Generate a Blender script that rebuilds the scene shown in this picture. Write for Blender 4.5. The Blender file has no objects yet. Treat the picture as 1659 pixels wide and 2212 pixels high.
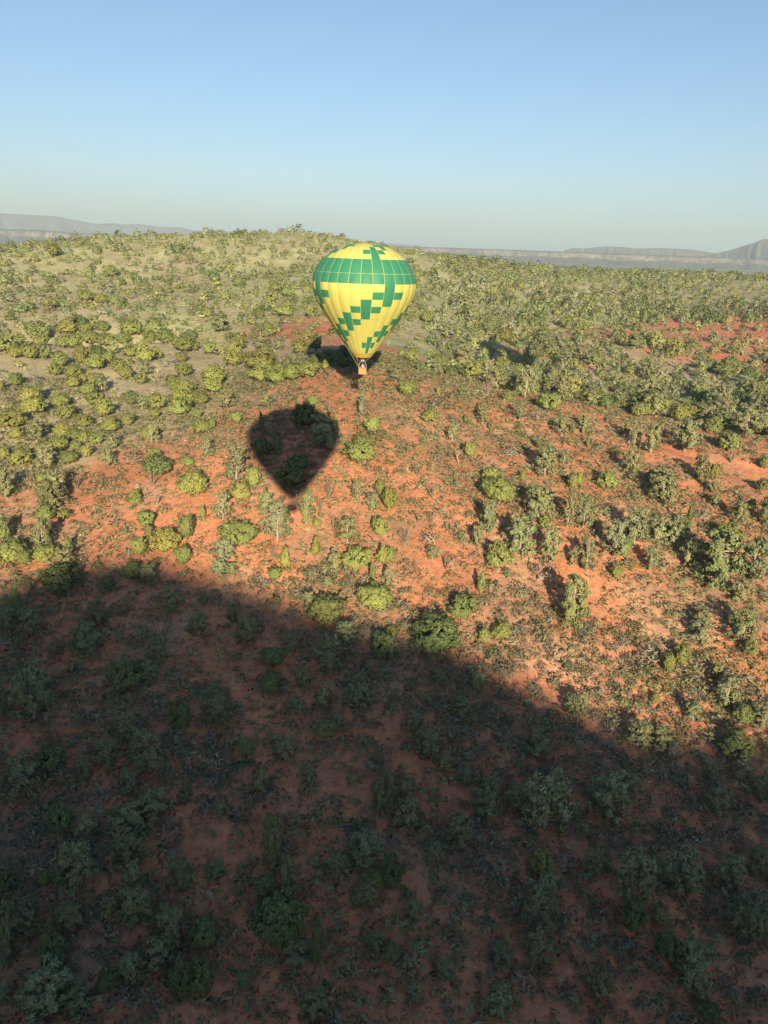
import bpy, bmesh, math, random
import numpy as np
from mathutils import Vector, Matrix

# ------------------------------------------------------------------ camera, sky, sun, exposure
rad = math.radians
scene = bpy.context.scene
COL = scene.collection
CAM = np.array([0.0, 0.0, 80.0])
FPX, CX, CY = 1600.0, 829.5, 1106.0          # pinhole of the photograph on a 1659 x 2212 raster
PITCH, ROLL = rad(19.22), rad(2.0)
_F = np.array([0, math.cos(PITCH), -math.sin(PITCH)])
_R0 = np.array([1.0, 0, 0]); _U0 = np.array([0, math.sin(PITCH), math.cos(PITCH)])
_R = math.cos(ROLL) * _R0 + math.sin(ROLL) * _U0
_U = -math.sin(ROLL) * _R0 + math.cos(ROLL) * _U0

cam_data = bpy.data.cameras.new('camera')
cam_data.sensor_fit = 'VERTICAL'; cam_data.sensor_height = 24.0; cam_data.sensor_width = 18.0
cam_data.lens = 24.0 * FPX / 2212.0
cam_data.clip_start = 0.1; cam_data.clip_end = 60000
cam = bpy.data.objects.new('camera', cam_data); COL.objects.link(cam)
m = Matrix.Identity(4)
for i in range(3):
    m[i][0], m[i][1], m[i][2], m[i][3] = _R[i], _U[i], -_F[i], CAM[i]
cam.matrix_world = m
scene.camera = cam

def pdir(px, py):
    """unit direction through a raster point"""
    px = np.asarray(px, float); py = np.asarray(py, float)
    d = _F + ((px - CX) / FPX)[..., None] * _R + ((CY - py) / FPX)[..., None] * _U
    return d / np.linalg.norm(d, axis=-1, keepdims=True)

def project(p):
    v = np.asarray(p, float) - CAM
    z = v @ _F
    return CX + FPX * (v @ _R) / z, CY - FPX * (v @ _U) / z, z

LIGHT = pdir(635.0, 1094.0)                    # the way the sunlight travels (point opposite the sun)
SUN_EL = math.asin(-LIGHT[2]); SUN_AZ = math.atan2(-LIGHT[0], -LIGHT[1])   # clockwise from +Y

world = bpy.data.worlds.new('World'); scene.world = world; world.use_nodes = True
wn = world.node_tree.nodes; wl = world.node_tree.links
sky = wn.new('ShaderNodeTexSky'); sky.sky_type = 'NISHITA'; sky.sun_disc = False
sky.sun_elevation = SUN_EL; sky.sun_rotation = SUN_AZ
sky.altitude = 0; sky.air_density = 1.0; sky.dust_density = 1.15; sky.ozone_density = 3.2
wn['Background'].inputs['Strength'].default_value = 0.071
wl.new(sky.outputs[0], wn['Background'].inputs['Color'])

sun_data = bpy.data.lights.new('sun', 'SUN'); sun_data.energy = 5.0; sun_data.angle = rad(0.53)
sun_data.color = (1.0, 0.76, 0.48)
sun = bpy.data.objects.new('sun', sun_data); COL.objects.link(sun)
sun.rotation_euler = Vector(LIGHT).to_track_quat('-Z', 'Y').to_euler()
sun.location = (60, -400, 260)

vs = scene.view_settings
vs.view_transform = 'Standard'; vs.look = 'None'; vs.gamma = 1.0; vs.exposure = 1.05; vs.use_curve_mapping = False
scene.cycles.max_bounces = 5; scene.cycles.diffuse_bounces = 2; scene.cycles.transmission_bounces = 3
scene.cycles.volume_bounces = 0; scene.cycles.transparent_max_bounces = 4
scene.cycles.use_denoising = True

# ------------------------------------------------------------------ helpers
rng = np.random.default_rng(24)

def hash2(ix, iy, seed):
    n = (ix.astype(np.int64) * 374761393 + iy.astype(np.int64) * 668265263 + seed * 974634777) & 0x7fffffff
    n = ((n ^ (n >> 13)) * 1274126177) & 0x7fffffff
    return ((n ^ (n >> 16)) & 0xffff) / 65535.0

def vnoise(x, y, seed=0):
    ix = np.floor(x); iy = np.floor(y); fx = x - ix; fy = y - iy
    fx = fx * fx * fx * (fx * (fx * 6 - 15) + 10); fy = fy * fy * fy * (fy * (fy * 6 - 15) + 10)
    a = hash2(ix, iy, seed); b = hash2(ix + 1, iy, seed); c = hash2(ix, iy + 1, seed); d = hash2(ix + 1, iy + 1, seed)
    return (a + (b - a) * fx + (c - a) * fy + (a - b - c + d) * fx * fy) * 2 - 1

def fbm(x, y, octaves=4, seed=0):
    s = 0; a = 1.0; n = 0
    for o in range(octaves):
        ca, sa = math.cos(0.6 * o), math.sin(0.6 * o)
        s = s + a * vnoise((ca * x - sa * y) * 2 ** o, (sa * x + ca * y) * 2 ** o, seed + o); n += a; a *= 0.5
    return s / n

def mesh_from(name, verts, faces, mats=(), mat_idx=None, colors=None, smooth=False, normals=None):
    """faces: (M,3) or (M,4) int array, or a list of such arrays"""
    if not isinstance(faces, list): faces = [faces]
    faces = [np.asarray(f, np.int32) for f in faces if len(f)]
    me = bpy.data.meshes.new(name)
    verts = np.asarray(verts, np.float32)
    me.vertices.add(len(verts)); me.vertices.foreach_set('co', verts.ravel())
    loops = np.concatenate([f.ravel() for f in faces])
    tot = np.concatenate([np.full(len(f), f.shape[1], np.int32) for f in faces])
    me.loops.add(len(loops)); me.loops.foreach_set('vertex_index', loops)
    me.polygons.add(len(tot)); me.polygons.foreach_set('loop_start', np.concatenate([[0], np.cumsum(tot)[:-1]]).astype(np.int32))
    for mt in mats: me.materials.append(mt)
    if mat_idx is not None: me.polygons.foreach_set('material_index', np.asarray(mat_idx, np.int32))
    me.polygons.foreach_set('use_smooth', np.full(len(tot), smooth))
    me.update(calc_edges=True)
    if colors is not None:
        ca = me.color_attributes.new('col', 'FLOAT_COLOR', 'POINT')
        c = np.ones((len(verts), 4), np.float32); c[:, :3] = colors
        ca.data.foreach_set('color', c.ravel())
    if normals is not None:
        me.polygons.foreach_set('use_smooth', np.full(len(tot), True))
        me.normals_split_custom_set_from_vertices(np.asarray(normals, np.float32))
    return me

def link(name, data, parent=None, loc=None, label=None, category=None, group=None, kind=None):
    o = bpy.data.objects.new(name, data); COL.objects.link(o)
    if parent is not None: o.parent = parent
    if loc is not None: o.location = loc
    if label: o['label'] = label
    if category: o['category'] = category
    if group: o['group'] = group
    if kind: o['kind'] = kind
    return o

class Shape:
    """collects tubes, boxes and quads into one mesh"""
    def __init__(s): s.v = []; s.q = []; s.n = 0
    def add(s, v, q):
        s.v.append(np.asarray(v, float)); s.q.append(np.asarray(q, int) + s.n); s.n += len(v); return s
    def tube(s, pts, radii, k=6, cap=True):
        pts = np.asarray(pts, float); radii = np.broadcast_to(np.asarray(radii, float), (len(pts),))
        d = np.gradient(pts, axis=0); d /= np.linalg.norm(d, axis=1, keepdims=True) + 1e-9
        ref = np.array([0, 0, 1.0]) if abs(d[0][2]) < 0.9 else np.array([1.0, 0, 0])
        rings = []
        for p, t, r in zip(pts, d, radii):
            a = np.cross(t, ref); a /= np.linalg.norm(a) + 1e-9; b = np.cross(t, a)
            th = np.arange(k) * 2 * math.pi / k
            rings.append(p + r * (np.cos(th)[:, None] * a + np.sin(th)[:, None] * b))
        v = np.concatenate(rings); q = []
        for i in range(len(pts) - 1):
            for j in range(k):
                j2 = (j + 1) % k
                q.append((i * k + j, i * k + j2, (i + 1) * k + j2, (i + 1) * k + j))
        if cap:
            n = len(v); v = np.concatenate([v, pts[:1], pts[-1:]])
            for j in range(k):
                j2 = (j + 1) % k
                q.append((n, j2, j, n)); q.append((n + 1, (len(pts) - 1) * k + j, (len(pts) - 1) * k + j2, n + 1))
        s.v.append(v); s.q.append(np.array(q) + s.n); s.n += len(v); return s
    def box(s, lo, hi, taper=1.0):
        x0, y0, z0 = lo; x1, y1, z1 = hi; cx, cy = (x0 + x1) / 2, (y0 + y1) / 2
        b = [(x0, y0), (x1, y0), (x1, y1), (x0, y1)]
        v = [(cx + (x - cx) * taper, cy + (y - cy) * taper, z0) for x, y in b] + [(x, y, z1) for x, y in b]
        return s.add(v, [(0, 3, 2, 1), (4, 5, 6, 7), (0, 1, 5, 4), (1, 2, 6, 5), (2, 3, 7, 6), (3, 0, 4, 7)])
    def mesh(s, name, mats, smooth=False):
        v = np.concatenate(s.v); q = np.concatenate(s.q)
        tri = q[q[:, 0] == q[:, 3]][:, :3]; quad = q[q[:, 0] != q[:, 3]]
        return mesh_from(name, v, [quad, tri], mats, smooth=smooth)

# ------------------------------------------------------------------ materials
def material(name, color=(0.5, 0.5, 0.5), rough=0.8, spec=0.2):
    mt = bpy.data.materials.new(name); mt.use_nodes = True
    b = mt.node_tree.nodes['Principled BSDF']
    b.inputs['Base Color'].default_value = (*color, 1); b.inputs['Roughness'].default_value = rough
    b.inputs['Specular IOR Level'].default_value = spec
    return mt, mt.node_tree.nodes, mt.node_tree.links, b

def noise_node(nd, ln, scale, detail=4, rough=0.6, coord='Object', out='Fac'):
    tc = nd.new('ShaderNodeTexCoord'); t = nd.new('ShaderNodeTexNoise')
    t.inputs['Scale'].default_value = scale; t.inputs['Detail'].default_value = detail; t.inputs['Roughness'].default_value = rough
    ln.new(tc.outputs[coord], t.inputs['Vector'])
    return t.outputs[out]

def ramp(nd, ln, src, stops):
    r = nd.new('ShaderNodeValToRGB'); e = r.color_ramp.elements
    while len(e) < len(stops): e.new(0.5)
    for el, (p, c) in zip(e, stops): el.position = p; el.color = (*c, 1) if len(c) == 3 else c
    ln.new(src, r.inputs[0]); return r.outputs[0]

def mul(nd, ln, a, b, fac=1.0, mode='MULTIPLY'):
    x = nd.new('ShaderNodeMix'); x.data_type = 'RGBA'; x.blend_type = mode
    if isinstance(fac, float): x.inputs[0].default_value = fac
    else: ln.new(fac, x.inputs[0])
    ln.new(a, x.inputs[6])
    if isinstance(b, tuple): x.inputs[7].default_value = (*b, 1)
    else: ln.new(b, x.inputs[7])
    return x.outputs[2]

def foliage_material(name, source):
    mt, nd, ln, b = material(name, rough=0.75, spec=0.15)
    if source == 'object':
        oi = nd.new('ShaderNodeObjectInfo'); base = oi.outputs['Color']
    else:
        at = nd.new('ShaderNodeAttribute'); at.attribute_name = 'col'; base = at.outputs['Color']
    gi = nd.new('ShaderNodeNewGeometry')
    isl = ramp(nd, ln, gi.outputs['Random Per Island'], [(0, (0.70, 0.74, 0.70)), (0.6, (1, 1, 1)), (1, (1.25, 1.2, 1.1))] if source == 'object' else [(0, (0.8, 0.82, 0.8)), (1, (1.18, 1.15, 1.1))])
    c = mul(nd, ln, base, isl)
    ln.new(c, b.inputs['Base Color'])
    tr = nd.new('ShaderNodeBsdfTranslucent'); ln.new(c, tr.inputs['Color'])
    mx = nd.new('ShaderNodeMixShader'); mx.inputs[0].default_value = 0.25
    ln.new(b.outputs[0], mx.inputs[1]); ln.new(tr.outputs[0], mx.inputs[2])
    ln.new(mx.outputs[0], nd['Material Output'].inputs['Surface'])
    return mt

M_LEAF = foliage_material('foliage', 'object')
M_STUFF = foliage_material('scrub_foliage', 'attribute')

M_BARK, nd, ln, b = material('bark', rough=0.9, spec=0.1)
ln.new(ramp(nd, ln, noise_node(nd, ln, 6), [(0.3, (0.13, 0.10, 0.08)), (0.7, (0.30, 0.26, 0.21))]), b.inputs['Base Color'])
M_PALE, nd, ln, b = material('weathered_wood', rough=0.9, spec=0.1)
ln.new(ramp(nd, ln, noise_node(nd, ln, 5), [(0.3, (0.24, 0.21, 0.18)), (0.7, (0.45, 0.40, 0.34))]), b.inputs['Base Color'])

def soil_material():
    mt, nd, ln, b = material('soil', rough=0.95, spec=0.05)
    at = nd.new('ShaderNodeAttribute'); at.attribute_name = 'col'
    big = ramp(nd, ln, noise_node(nd, ln, 0.12, 6, 0.65), [(0.3, (0.78, 0.76, 0.74)), (0.7, (1.2, 1.2, 1.18))])
    fine = ramp(nd, ln, noise_node(nd, ln, 1.6, 5, 0.7), [(0.3, (0.62, 0.62, 0.62)), (0.52, (1, 1, 1)), (0.75, (1.3, 1.27, 1.22))])
    c = mul(nd, ln, mul(nd, ln, at.outputs['Color'], big), fine)
    # pale stones and crumbs of rock lying on the soil
    vo = nd.new('ShaderNodeTexVoronoi'); vo.inputs['Scale'].default_value = 1.1
    tc = nd.new('ShaderNodeTexCoord'); ln.new(tc.outputs['Object'], vo.inputs['Vector'])
    st = ramp(nd, ln, vo.outputs['Distance'], [(0.06, (1, 1, 1)), (0.16, (0, 0, 0))])
    gate = ramp(nd, ln, noise_node(nd, ln, 0.25, 3), [(0.55, (0, 0, 0)), (0.7, (0.6, 0.6, 0.6))])
    f = mul(nd, ln, st, gate)
    c = mul(nd, ln, c, (0.55, 0.42, 0.32), fac=f, mode='MIX')
    ln.new(c, b.inputs['Base Color'])
    bp = nd.new('ShaderNodeBump'); bp.inputs['Strength'].default_value = 0.7; bp.inputs['Distance'].default_value = 0.35
    ln.new(noise_node(nd, ln, 0.9, 7, 0.7), bp.inputs['Height']); ln.new(bp.outputs[0], b.inputs['Normal'])
    return mt
M_SOIL = soil_material()

def cliff_material():
    mt, nd, ln, b = material('distant_rock', rough=0.95, spec=0.05)
    at = nd.new('ShaderNodeAttribute'); at.attribute_name = 'col'
    sp = ramp(nd, ln, noise_node(nd, ln, 0.05, 8, 0.75), [(0.41, (0.48, 0.53, 0.46)), (0.59, (1.08, 1.06, 1.04))])
    lo = ramp(nd, ln, noise_node(nd, ln, 0.006, 5, 0.6), [(0.3, (0.75, 0.75, 0.75)), (0.7, (1.2, 1.2, 1.2))])
    c = mul(nd, ln, mul(nd, ln, at.outputs['Color'], sp), lo)
    ln.new(c, b.inputs['Base Color'])
    bp = nd.new('ShaderNodeBump'); bp.inputs['Strength'].default_value = 0.5; bp.inputs['Distance'].default_value = 8.0
    ln.new(noise_node(nd, ln, 0.02, 6, 0.7), bp.inputs['Height']); ln.new(bp.outputs[0], b.inputs['Normal'])
    return mt
M_ROCK = cliff_material()

# ------------------------------------------------------------------ terrain heights
CTRL = [  # raster x, y, distance (m), extra lift
 (0,2212,77),(0,1900,82),(0,1600,92),(0,1300,108),(0,1110,127),(0,1000,143),(0,900,162),(0,800,192),(0,742,226),(0,742,262,-13),
 (300,2212,74),(300,1900,79),(300,1600,87),(300,1300,101),(300,1100,117),(300,1000,131),(300,945,143),(300,850,174),(300,765,212),(330,737,230),(330,737,262,-12),
 (500,1000,124),(500,890,146),(500,820,176),(500,760,206),(540,735,224),
 (640,2212,72),(640,1900,76),(640,1600,83.5),(640,1300,96),(640,1100,108.3),(640,1000,118.5),(640,940,126.5),(640,877,138),(640,845,146),(640,800,167),(640,760,193),(640,725,236),
 (780,832,148),(780,795,158),(780,757,188),
 (1000,2212,72),(1000,1900,76.5),(1000,1600,84.5),(1000,1300,97),(1000,1100,112),(1000,950,134),(1000,850,154),(1000,826,168),
 (1300,2212,75),(1300,1900,80),(1300,1600,89),(1300,1300,104),(1300,1100,121),(1300,950,146),(1300,893,164),
 (1659,2212,80),(1659,1900,87),(1659,1600,98),(1659,1300,117),(1659,1100,138),(1659,960,168),
 (0,715,302),(0,650,347),(0,590,402),(0,533,462),(300,715,288),(300,650,337),(300,580,402),(300,512,480),
 (560,505,496),(560,600,390),(560,680,300),(640,700,262),(640,650,313),(640,600,370),(640,550,433),(640,504,500),
 (780,730,235),(780,650,307),(780,600,366),(780,525,495),
 (1000,800,215),(1000,760,262),(1000,700,325),(1000,650,386),(1000,600,456),(1000,562,560),
 (1300,860,225),(1300,800,287),(1300,740,347),(1300,700,402),(1300,650,476),(1300,605,572),(1300,588,645),
 (1659,900,235),(1659,850,287),(1659,780,342),(1659,735,381),(1659,708,401),(1659,650,482),(1659,615,572),(1659,600,645),
 (300,512,580,-14),(0,533,560,-10),(640,504,600,-16),(780,525,595,-18),(1000,562,650,-7),
]
cp = []
for c in CTRL:
    p = CAM + pdir(c[0], c[1]) * c[2]
    if len(c) > 3: p[2] += c[3]
    cp.append(p)
    for edge, sg in ((0, 1), (1659, -1)):
        if c[0] == edge:
            for a in (13, 30, 55):
                t = rad(a) * sg
                x, y = p[0], p[1]
                cp.append(np.array([x * math.cos(t) - y * math.sin(t), x * math.sin(t) + y * math.cos(t), p[2]]))
PLAIN = 62.0
for a in range(-90, 91, 15):
    cp.append(np.array([900 * math.sin(rad(a)), 900 * math.cos(rad(a)), PLAIN + 1]))
for x, y, z in ((0, 0, 16), (-50, 0, 15), (50, 0, 14), (-120, -10, 14), (120, -10, 12), (0, -90, 13), (-150, -120, 13), (150, -120, 13), (0, 22, 18)):
    cp.append(np.array([x, y, z], float))
cp = np.array(cp)
SC = 100.0
def tps_kernel(r2): return 0.5 * r2 * np.log(r2 + 1e-9)
_n = len(cp); _xy = cp[:, :2] / SC
_K = tps_kernel(((_xy[:, None] - _xy[None]) ** 2).sum(-1)) + np.eye(_n) * 0.003
_P = np.c_[np.ones(_n), _xy]
_A = np.zeros((_n + 3, _n + 3)); _A[:_n, :_n] = _K; _A[:_n, _n:] = _P; _A[_n:, :_n] = _P.T
_W = np.linalg.solve(_A, np.r_[cp[:, 2], 0, 0, 0])
def tps(x, y):
    out = np.empty(x.shape)
    xf, yf = x.ravel() / SC, y.ravel() / SC; of = out.ravel()
    for i in range(0, len(xf), 20000):
        s = slice(i, i + 20000)
        r2 = (xf[s, None] - _xy[None, :, 0]) ** 2 + (yf[s, None] - _xy[None, :, 1]) ** 2
        of[s] = tps_kernel(r2) @ _W[:_n] + _W[_n] + _W[_n + 1] * xf[s] + _W[_n + 2] * yf[s]
    return of.reshape(x.shape)

def smooth01(t):
    t = np.clip(t, 0, 1); return t * t * (3 - 2 * t)

RIDGE = None            # crest of the ridge that stands between the sun and the slope (filled in below)
RIDGE_Y = -330.0
def height(x, y, ridge=True):
    x = np.asarray(x, float); y = np.asarray(y, float)
    r = np.hypot(x, y)
    far = smooth01((r - 640) / 220)
    inner = tps(np.where(r > 900, x * 900 / r, x), np.where(r > 900, y * 900 / r, y))
    plain = PLAIN + 3.5 * fbm(x / 420, y / 420, 3, 7) * smooth01((r - 600) / 500)
    h = inner * (1 - far) + plain * far
    amp = smooth01((r - 30) / 40)
    # erosion: gullies and hummocks, stronger away from the smooth knoll
    h = h + amp * (0.6 * fbm(x / 13, y / 13, 4, 3) - 0.55 * np.exp(-(fbm((x * 0.65 + y * 0.75) / 11, (x * 0.75 - y * 0.65) / 45, 3, 15) / 0.13) ** 2) * smooth01((x + 15) / 40) + 1.6 * fbm(x / 55, y / 55, 3, 11) * smooth01((r - 170) / 80))
    if ridge and RIDGE is not None:
        t = np.interp(x, RIDGE[0], RIDGE[1]) + 0.8 * fbm(x / 9, x * 0 + 3.3, 4, 31) - 0.62 * np.abs(y - RIDGE_Y) * np.where(y < RIDGE_Y, 0.8, 1.0) \
            + 2.5 * fbm(x / 40, y / 40, 4, 5) * smooth01(np.abs(y - RIDGE_Y) / 25)
        k = 4.0
        hh = np.clip(0.5 + 0.5 * (t - h) / k, 0, 1)
        h2 = h * (1 - hh) + t * hh + k * hh * (1 - hh)
        h = np.where(y < 25, h + (h2 - h) * smooth01((25 - y) / 25), h)
    return h

def cast(px, py, ridge=False, rmin=30.0, rmax=900.0, n=420):
    """first hit of the view ray with the terrain; NaN where it misses"""
    d = pdir(np.atleast_1d(px), np.atleast_1d(py))
    t = rmin * (rmax / rmin) ** (np.arange(n) / (n - 1.0))
    P = CAM + d[:, None, :] * t[None, :, None]
    below = P[..., 2] < height(P[..., 0], P[..., 1], ridge)
    k = below.argmax(1); hit = below.any(1) & (k > 0)
    a = t[np.maximum(k - 1, 0)]; b = t[k]
    for _ in range(14):
        mid = 0.5 * (a + b); Q = CAM + d * mid[:, None]
        u = Q[:, 2] < height(Q[:, 0], Q[:, 1], ridge)
        b = np.where(u, mid, b); a = np.where(u, a, mid)
    Q = CAM + d * b[:, None]; Q[~hit] = np.nan
    return Q

# crest of the shading ridge: carry the photographed shadow edge back towards the sun
EDGE = np.array([(-260,1330),(-120,1310),(0,1268),(110,1235),(180,1215),(230,1192),(300,1195),(400,1222),(480,1245),(540,1275),(600,1293),(680,1302),(750,1335),(830,1352),
 (900,1388),(960,1388),(1010,1420),(1080,1447),(1130,1477),(1200,1512),(1270,1530),(1330,1555),(1400,1600),(1470,1665),(1530,1590),(1590,1572),(1659,1575),(1780,1590),(1950,1640)], float)
G = cast(EDGE[:, 0], EDGE[:, 1])
T = (G[:, 1] - RIDGE_Y) / LIGHT[1]
CR = G - LIGHT * T[:, None]
o = np.argsort(CR[:, 0]); CR = CR[o]
rx = np.r_[-900, CR[0, 0] - 170, CR[0, 0] - 60, CR[:, 0], CR[-1, 0] + 60, 430, 900]
rz = np.r_[290, 310, CR[0, 2] + 8, CR[:, 2], CR[-1, 2] + 2, 230, 300]  # unseen outer flanks raised to block sky and darken the foreground shade
RIDGE = (rx, rz)
# ------------------------------------------------------------------ soil colours, sampled where the place shows them
RED, RUST, TAN, BROWN, STRAW, OLIVE, VALLEY = (0.475,0.224,0.131), (0.475,0.20,0.125), (0.385,0.36,0.235), (0.335,0.325,0.22), (0.365,0.385,0.225), (0.30,0.33,0.20), (0.37,0.31,0.215)
SOIL = []
def soil(c, *pts):
    for p in pts: SOIL.append((p[0], p[1], c))
for y in (2200, 2000, 1800, 1600, 1400, 1250):
    soil(RED, *[(x, y) for x in (-100, 150, 400, 650, 900, 1150, 1400, 1650, 1800)])
soil(RED, (20,1120),(150,1090),(300,1050),(420,1000),(520,950),(600,900),(680,860),(760,830),(800,810),(880,810),(640,1000),(640,1100),(300,1180),(480,1100),
     (900,900),(1000,900),(1100,950),(1250,960),(1000,1050),(1200,1100),(1400,1000),(1550,980),(1640,1000),(1500,1150),(1640,1200),(830,1000),(830,1130),(1050,1180))
soil(TAN, (20,980),(130,960),(230,915),(330,890),(430,865),(520,830),(600,800),(20,900),(120,860),(250,840),(380,800),(500,790),(20,800),(200,770),(350,760),(480,760),(640,780),(560,750))
soil(RUST, (600,722),(640,718),(690,728),(720,740),(1360,728),(1420,718),(1500,712),(1560,716),(1620,718),(1400,735),(1480,745),(1560,752),(1640,748),(1620,770),(1520,765),(1430,760))
soil(BROWN, (60,655),(140,650),(220,660),(20,690),(330,570),(400,600),(450,660),(1560,625),(1640,635),(1600,655),(1500,640))
soil(STRAW, (100,580),(200,545),(300,560),(420,515),(560,512),(650,512),(720,530),(300,610),(520,560),(600,560),(920,575),(1000,590),(1150,620),(1250,640),(1350,610),(1450,610),(650,600),(550,640),(330,690),(1080,585))
soil(OLIVE, (500,690),(620,670),(850,640),(950,660),(1050,660),(1000,720),(1100,740),(1200,690),(1300,690),(850,740),(900,700),(1350,665))
soil(VALLEY, (1050,790),(1150,800),(1250,820),(1350,800),(1450,810),(1600,830),(1250,760),(1350,760),(1500,870),(1640,880),(1400,870))
soil(RED, (1240,830),(1140,860),(1350,905),(1215,775))
sp = cast([s[0] for s in SOIL], [s[1] for s in SOIL]); sc = np.array([s[2] for s in SOIL])
ok = ~np.isnan(sp[:, 0]); sp = sp[ok]; sc = sc[ok]

def soil_color(x, y):
    r = np.hypot(x, y)
    wx = x + 6 * fbm(x / 22, y / 22, 4, 51) * (r / 150); wy = y + 6 * fbm(x / 22, y / 22, 4, 52) * (r / 150)
    out = np.zeros((len(x), 3))
    for i in range(0, len(x), 20000):
        s = slice(i, i + 20000)
        d2 = (wx[s, None] - sp[None, :, 0]) ** 2 + (wy[s, None] - sp[None, :, 1]) ** 2
        w = 1.0 / (d2 + 9.0) ** 2.6
        out[s] = (w @ sc) / w.sum(1)[:, None]
    far = smooth01((r - 620) / 250)[:, None]
    out = out * (1 - far) + np.array((0.20, 0.225, 0.145)) * far
    # thin litter and dry grass between the plants on the knoll
    g = smooth01((fbm(x / 9, y / 9, 5, 61) + 0.05) / 0.5)[:, None] * 0.5 * (1 - far)
    out = out * (1 - g) + np.array((0.32, 0.265, 0.20)) * g
    bare = smooth01((fbm(x / 30, y / 30, 3, 77) - 0.1) / 0.5)[:, None] * 0.16
    return out * (1 + bare)

# ------------------------------------------------------------------ ground: one sheet from the feet of the balloon to the horizon
az = np.r_[np.arange(-48, 48, 0.24), np.arange(48, 312, 1.6)]
rr = [10.0]
while rr[-1] < 760: rr.append(rr[-1] * 1.0095 + 0.02)
while rr[-1] < 12500: rr.append(rr[-1] * 1.06)
rr = np.array(rr)
A, Rr = np.meshgrid(np.radians(az), rr)
X = Rr * np.sin(A); Y = Rr * np.cos(A)
Z = height(X, Y)
na, nr = len(az), len(rr)
idx = np.arange(na * nr).reshape(nr, na); nxt = np.roll(idx, -1, axis=1)
quads = np.stack([idx[:-1], idx[1:], nxt[1:], nxt[:-1]], -1).reshape(-1, 4)
V = np.stack([X, Y, Z], -1).reshape(-1, 3)
ctr = len(V); V = np.r_[V, [[0, 0, float(height(np.array([0.0]), np.array([0.0]))[0])]]]
tri = np.stack([np.full(na, ctr), idx[0], nxt[0]], -1)
colr = soil_color(V[:, 0], V[:, 1])
back = smooth01((20 - V[:, 1]) / 60)[:, None]
colr = colr * (1 - back) + np.array((0.40, 0.17, 0.09)) * back
gm = mesh_from('ground', V, [quads[:, ::-1], tri[:, ::-1]], [M_SOIL], colors=colr, smooth=True)
link('ground', gm, kind='structure', label='red and tan desert hillside dotted with scrub')

def hfast(x, y):
    """terrain height read back from the ground sheet (in front of the camera)"""
    a = np.clip((np.degrees(np.arctan2(x, y)) + 48) / 0.24, 0, 398.999); r = np.clip(np.hypot(x, y), rr[0], rr[-2])
    j = np.clip(np.searchsorted(rr, r) - 1, 0, nr - 2); i = a.astype(int); fa = a - i; fr = (r - rr[j]) / (rr[j + 1] - rr[j])
    return (Z[j, i] * (1 - fa) + Z[j, i + 1] * fa) * (1 - fr) + (Z[j + 1, i] * (1 - fa) + Z[j + 1, i + 1] * fa) * fr

# ------------------------------------------------------------------ distant mesas and mountains
def mesa(name, top, R, thick, cols, cliff=0.45, talus=0.9, base=None, seed=0, back_drop=True, label=None):
    """a landform standing on the plain: its skyline (raster points) is lifted to distance R and given a face, a top and a back"""
    top = np.array(top, float); n = 260
    s = np.linspace(0, 1, n); L = np.linspace(0, 1, len(top)); xs = np.interp(s, (top[:, 0] - top[0, 0]) / (top[-1, 0] - top[0, 0]), top[:, 0])
    ys = np.interp(xs, top[:, 0], top[:, 1])
    d = pdir(xs, ys); hor = np.hypot(d[:, 0], d[:, 1]); dirh = d[:, :2] / hor[:, None]; tz = CAM[2] + d[:, 2] / hor * R
    z0 = (PLAIN - 8) if base is None else base
    hgt = np.maximum(tz - z0, 1.0)
    # rings: (offset towards the viewer as a share of the height, height share, colour)
    prof = [(talus * 4.2, 0.0, 0), (talus * 2.4, 0.22, 0), (talus * 1.1, 0.48, 1), (talus * 0.5, 0.55, 1), (0.30, 0.62, 2), (0.22, 0.86, 2), (0.10, 0.955, 3), (-0.4, 1.0, 3), (-2.5, 0.99, 3), (-6.0, 0.8, 3), (-11, 0.0, 3)]
    if cliff == 0: prof = [(6.5 * talus, 0, 0), (5 * talus, 0.16, 0), (3.6 * talus, 0.34, 0), (2.4 * talus, 0.56, 1), (1.4 * talus, 0.75, 1), (0.7 * talus, 0.9, 2), (0.0, 1.0, 3), (-2, 0.9, 3), (-8, 0, 3)]
    V, Cc = [], []
    for k, (off, hs, ci) in enumerate(prof):
        q = np.arange(n) / n * 60.0
        wob = fbm(q * 1.0, np.full(n, k * 0.35), 5, seed) * 0.9
        rr_ = R - hgt * (off + (wob * 0.8 * (1 - abs(hs - 0.5)) if 0 < hs < 1 else 0)) * thick
        V.append(np.c_[dirh * rr_[:, None], z0 + hgt * np.clip(hs + (0.05 * wob if 0 < hs < 0.95 else 0), 0, 1)])
        Cc.append(np.tile(cols[ci], (n, 1)))
    m_ = len(prof); id_ = np.arange(n * m_).reshape(m_, n)
    q = np.stack([id_[:-1, :-1], id_[:-1, 1:], id_[1:, 1:], id_[1:, :-1]], -1).reshape(-1, 4)
    me = mesh_from(name, np.concatenate(V), q, [M_ROCK], colors=np.concatenate(Cc), smooth=True)
    return link(name, me, kind='structure', label=label)

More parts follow.
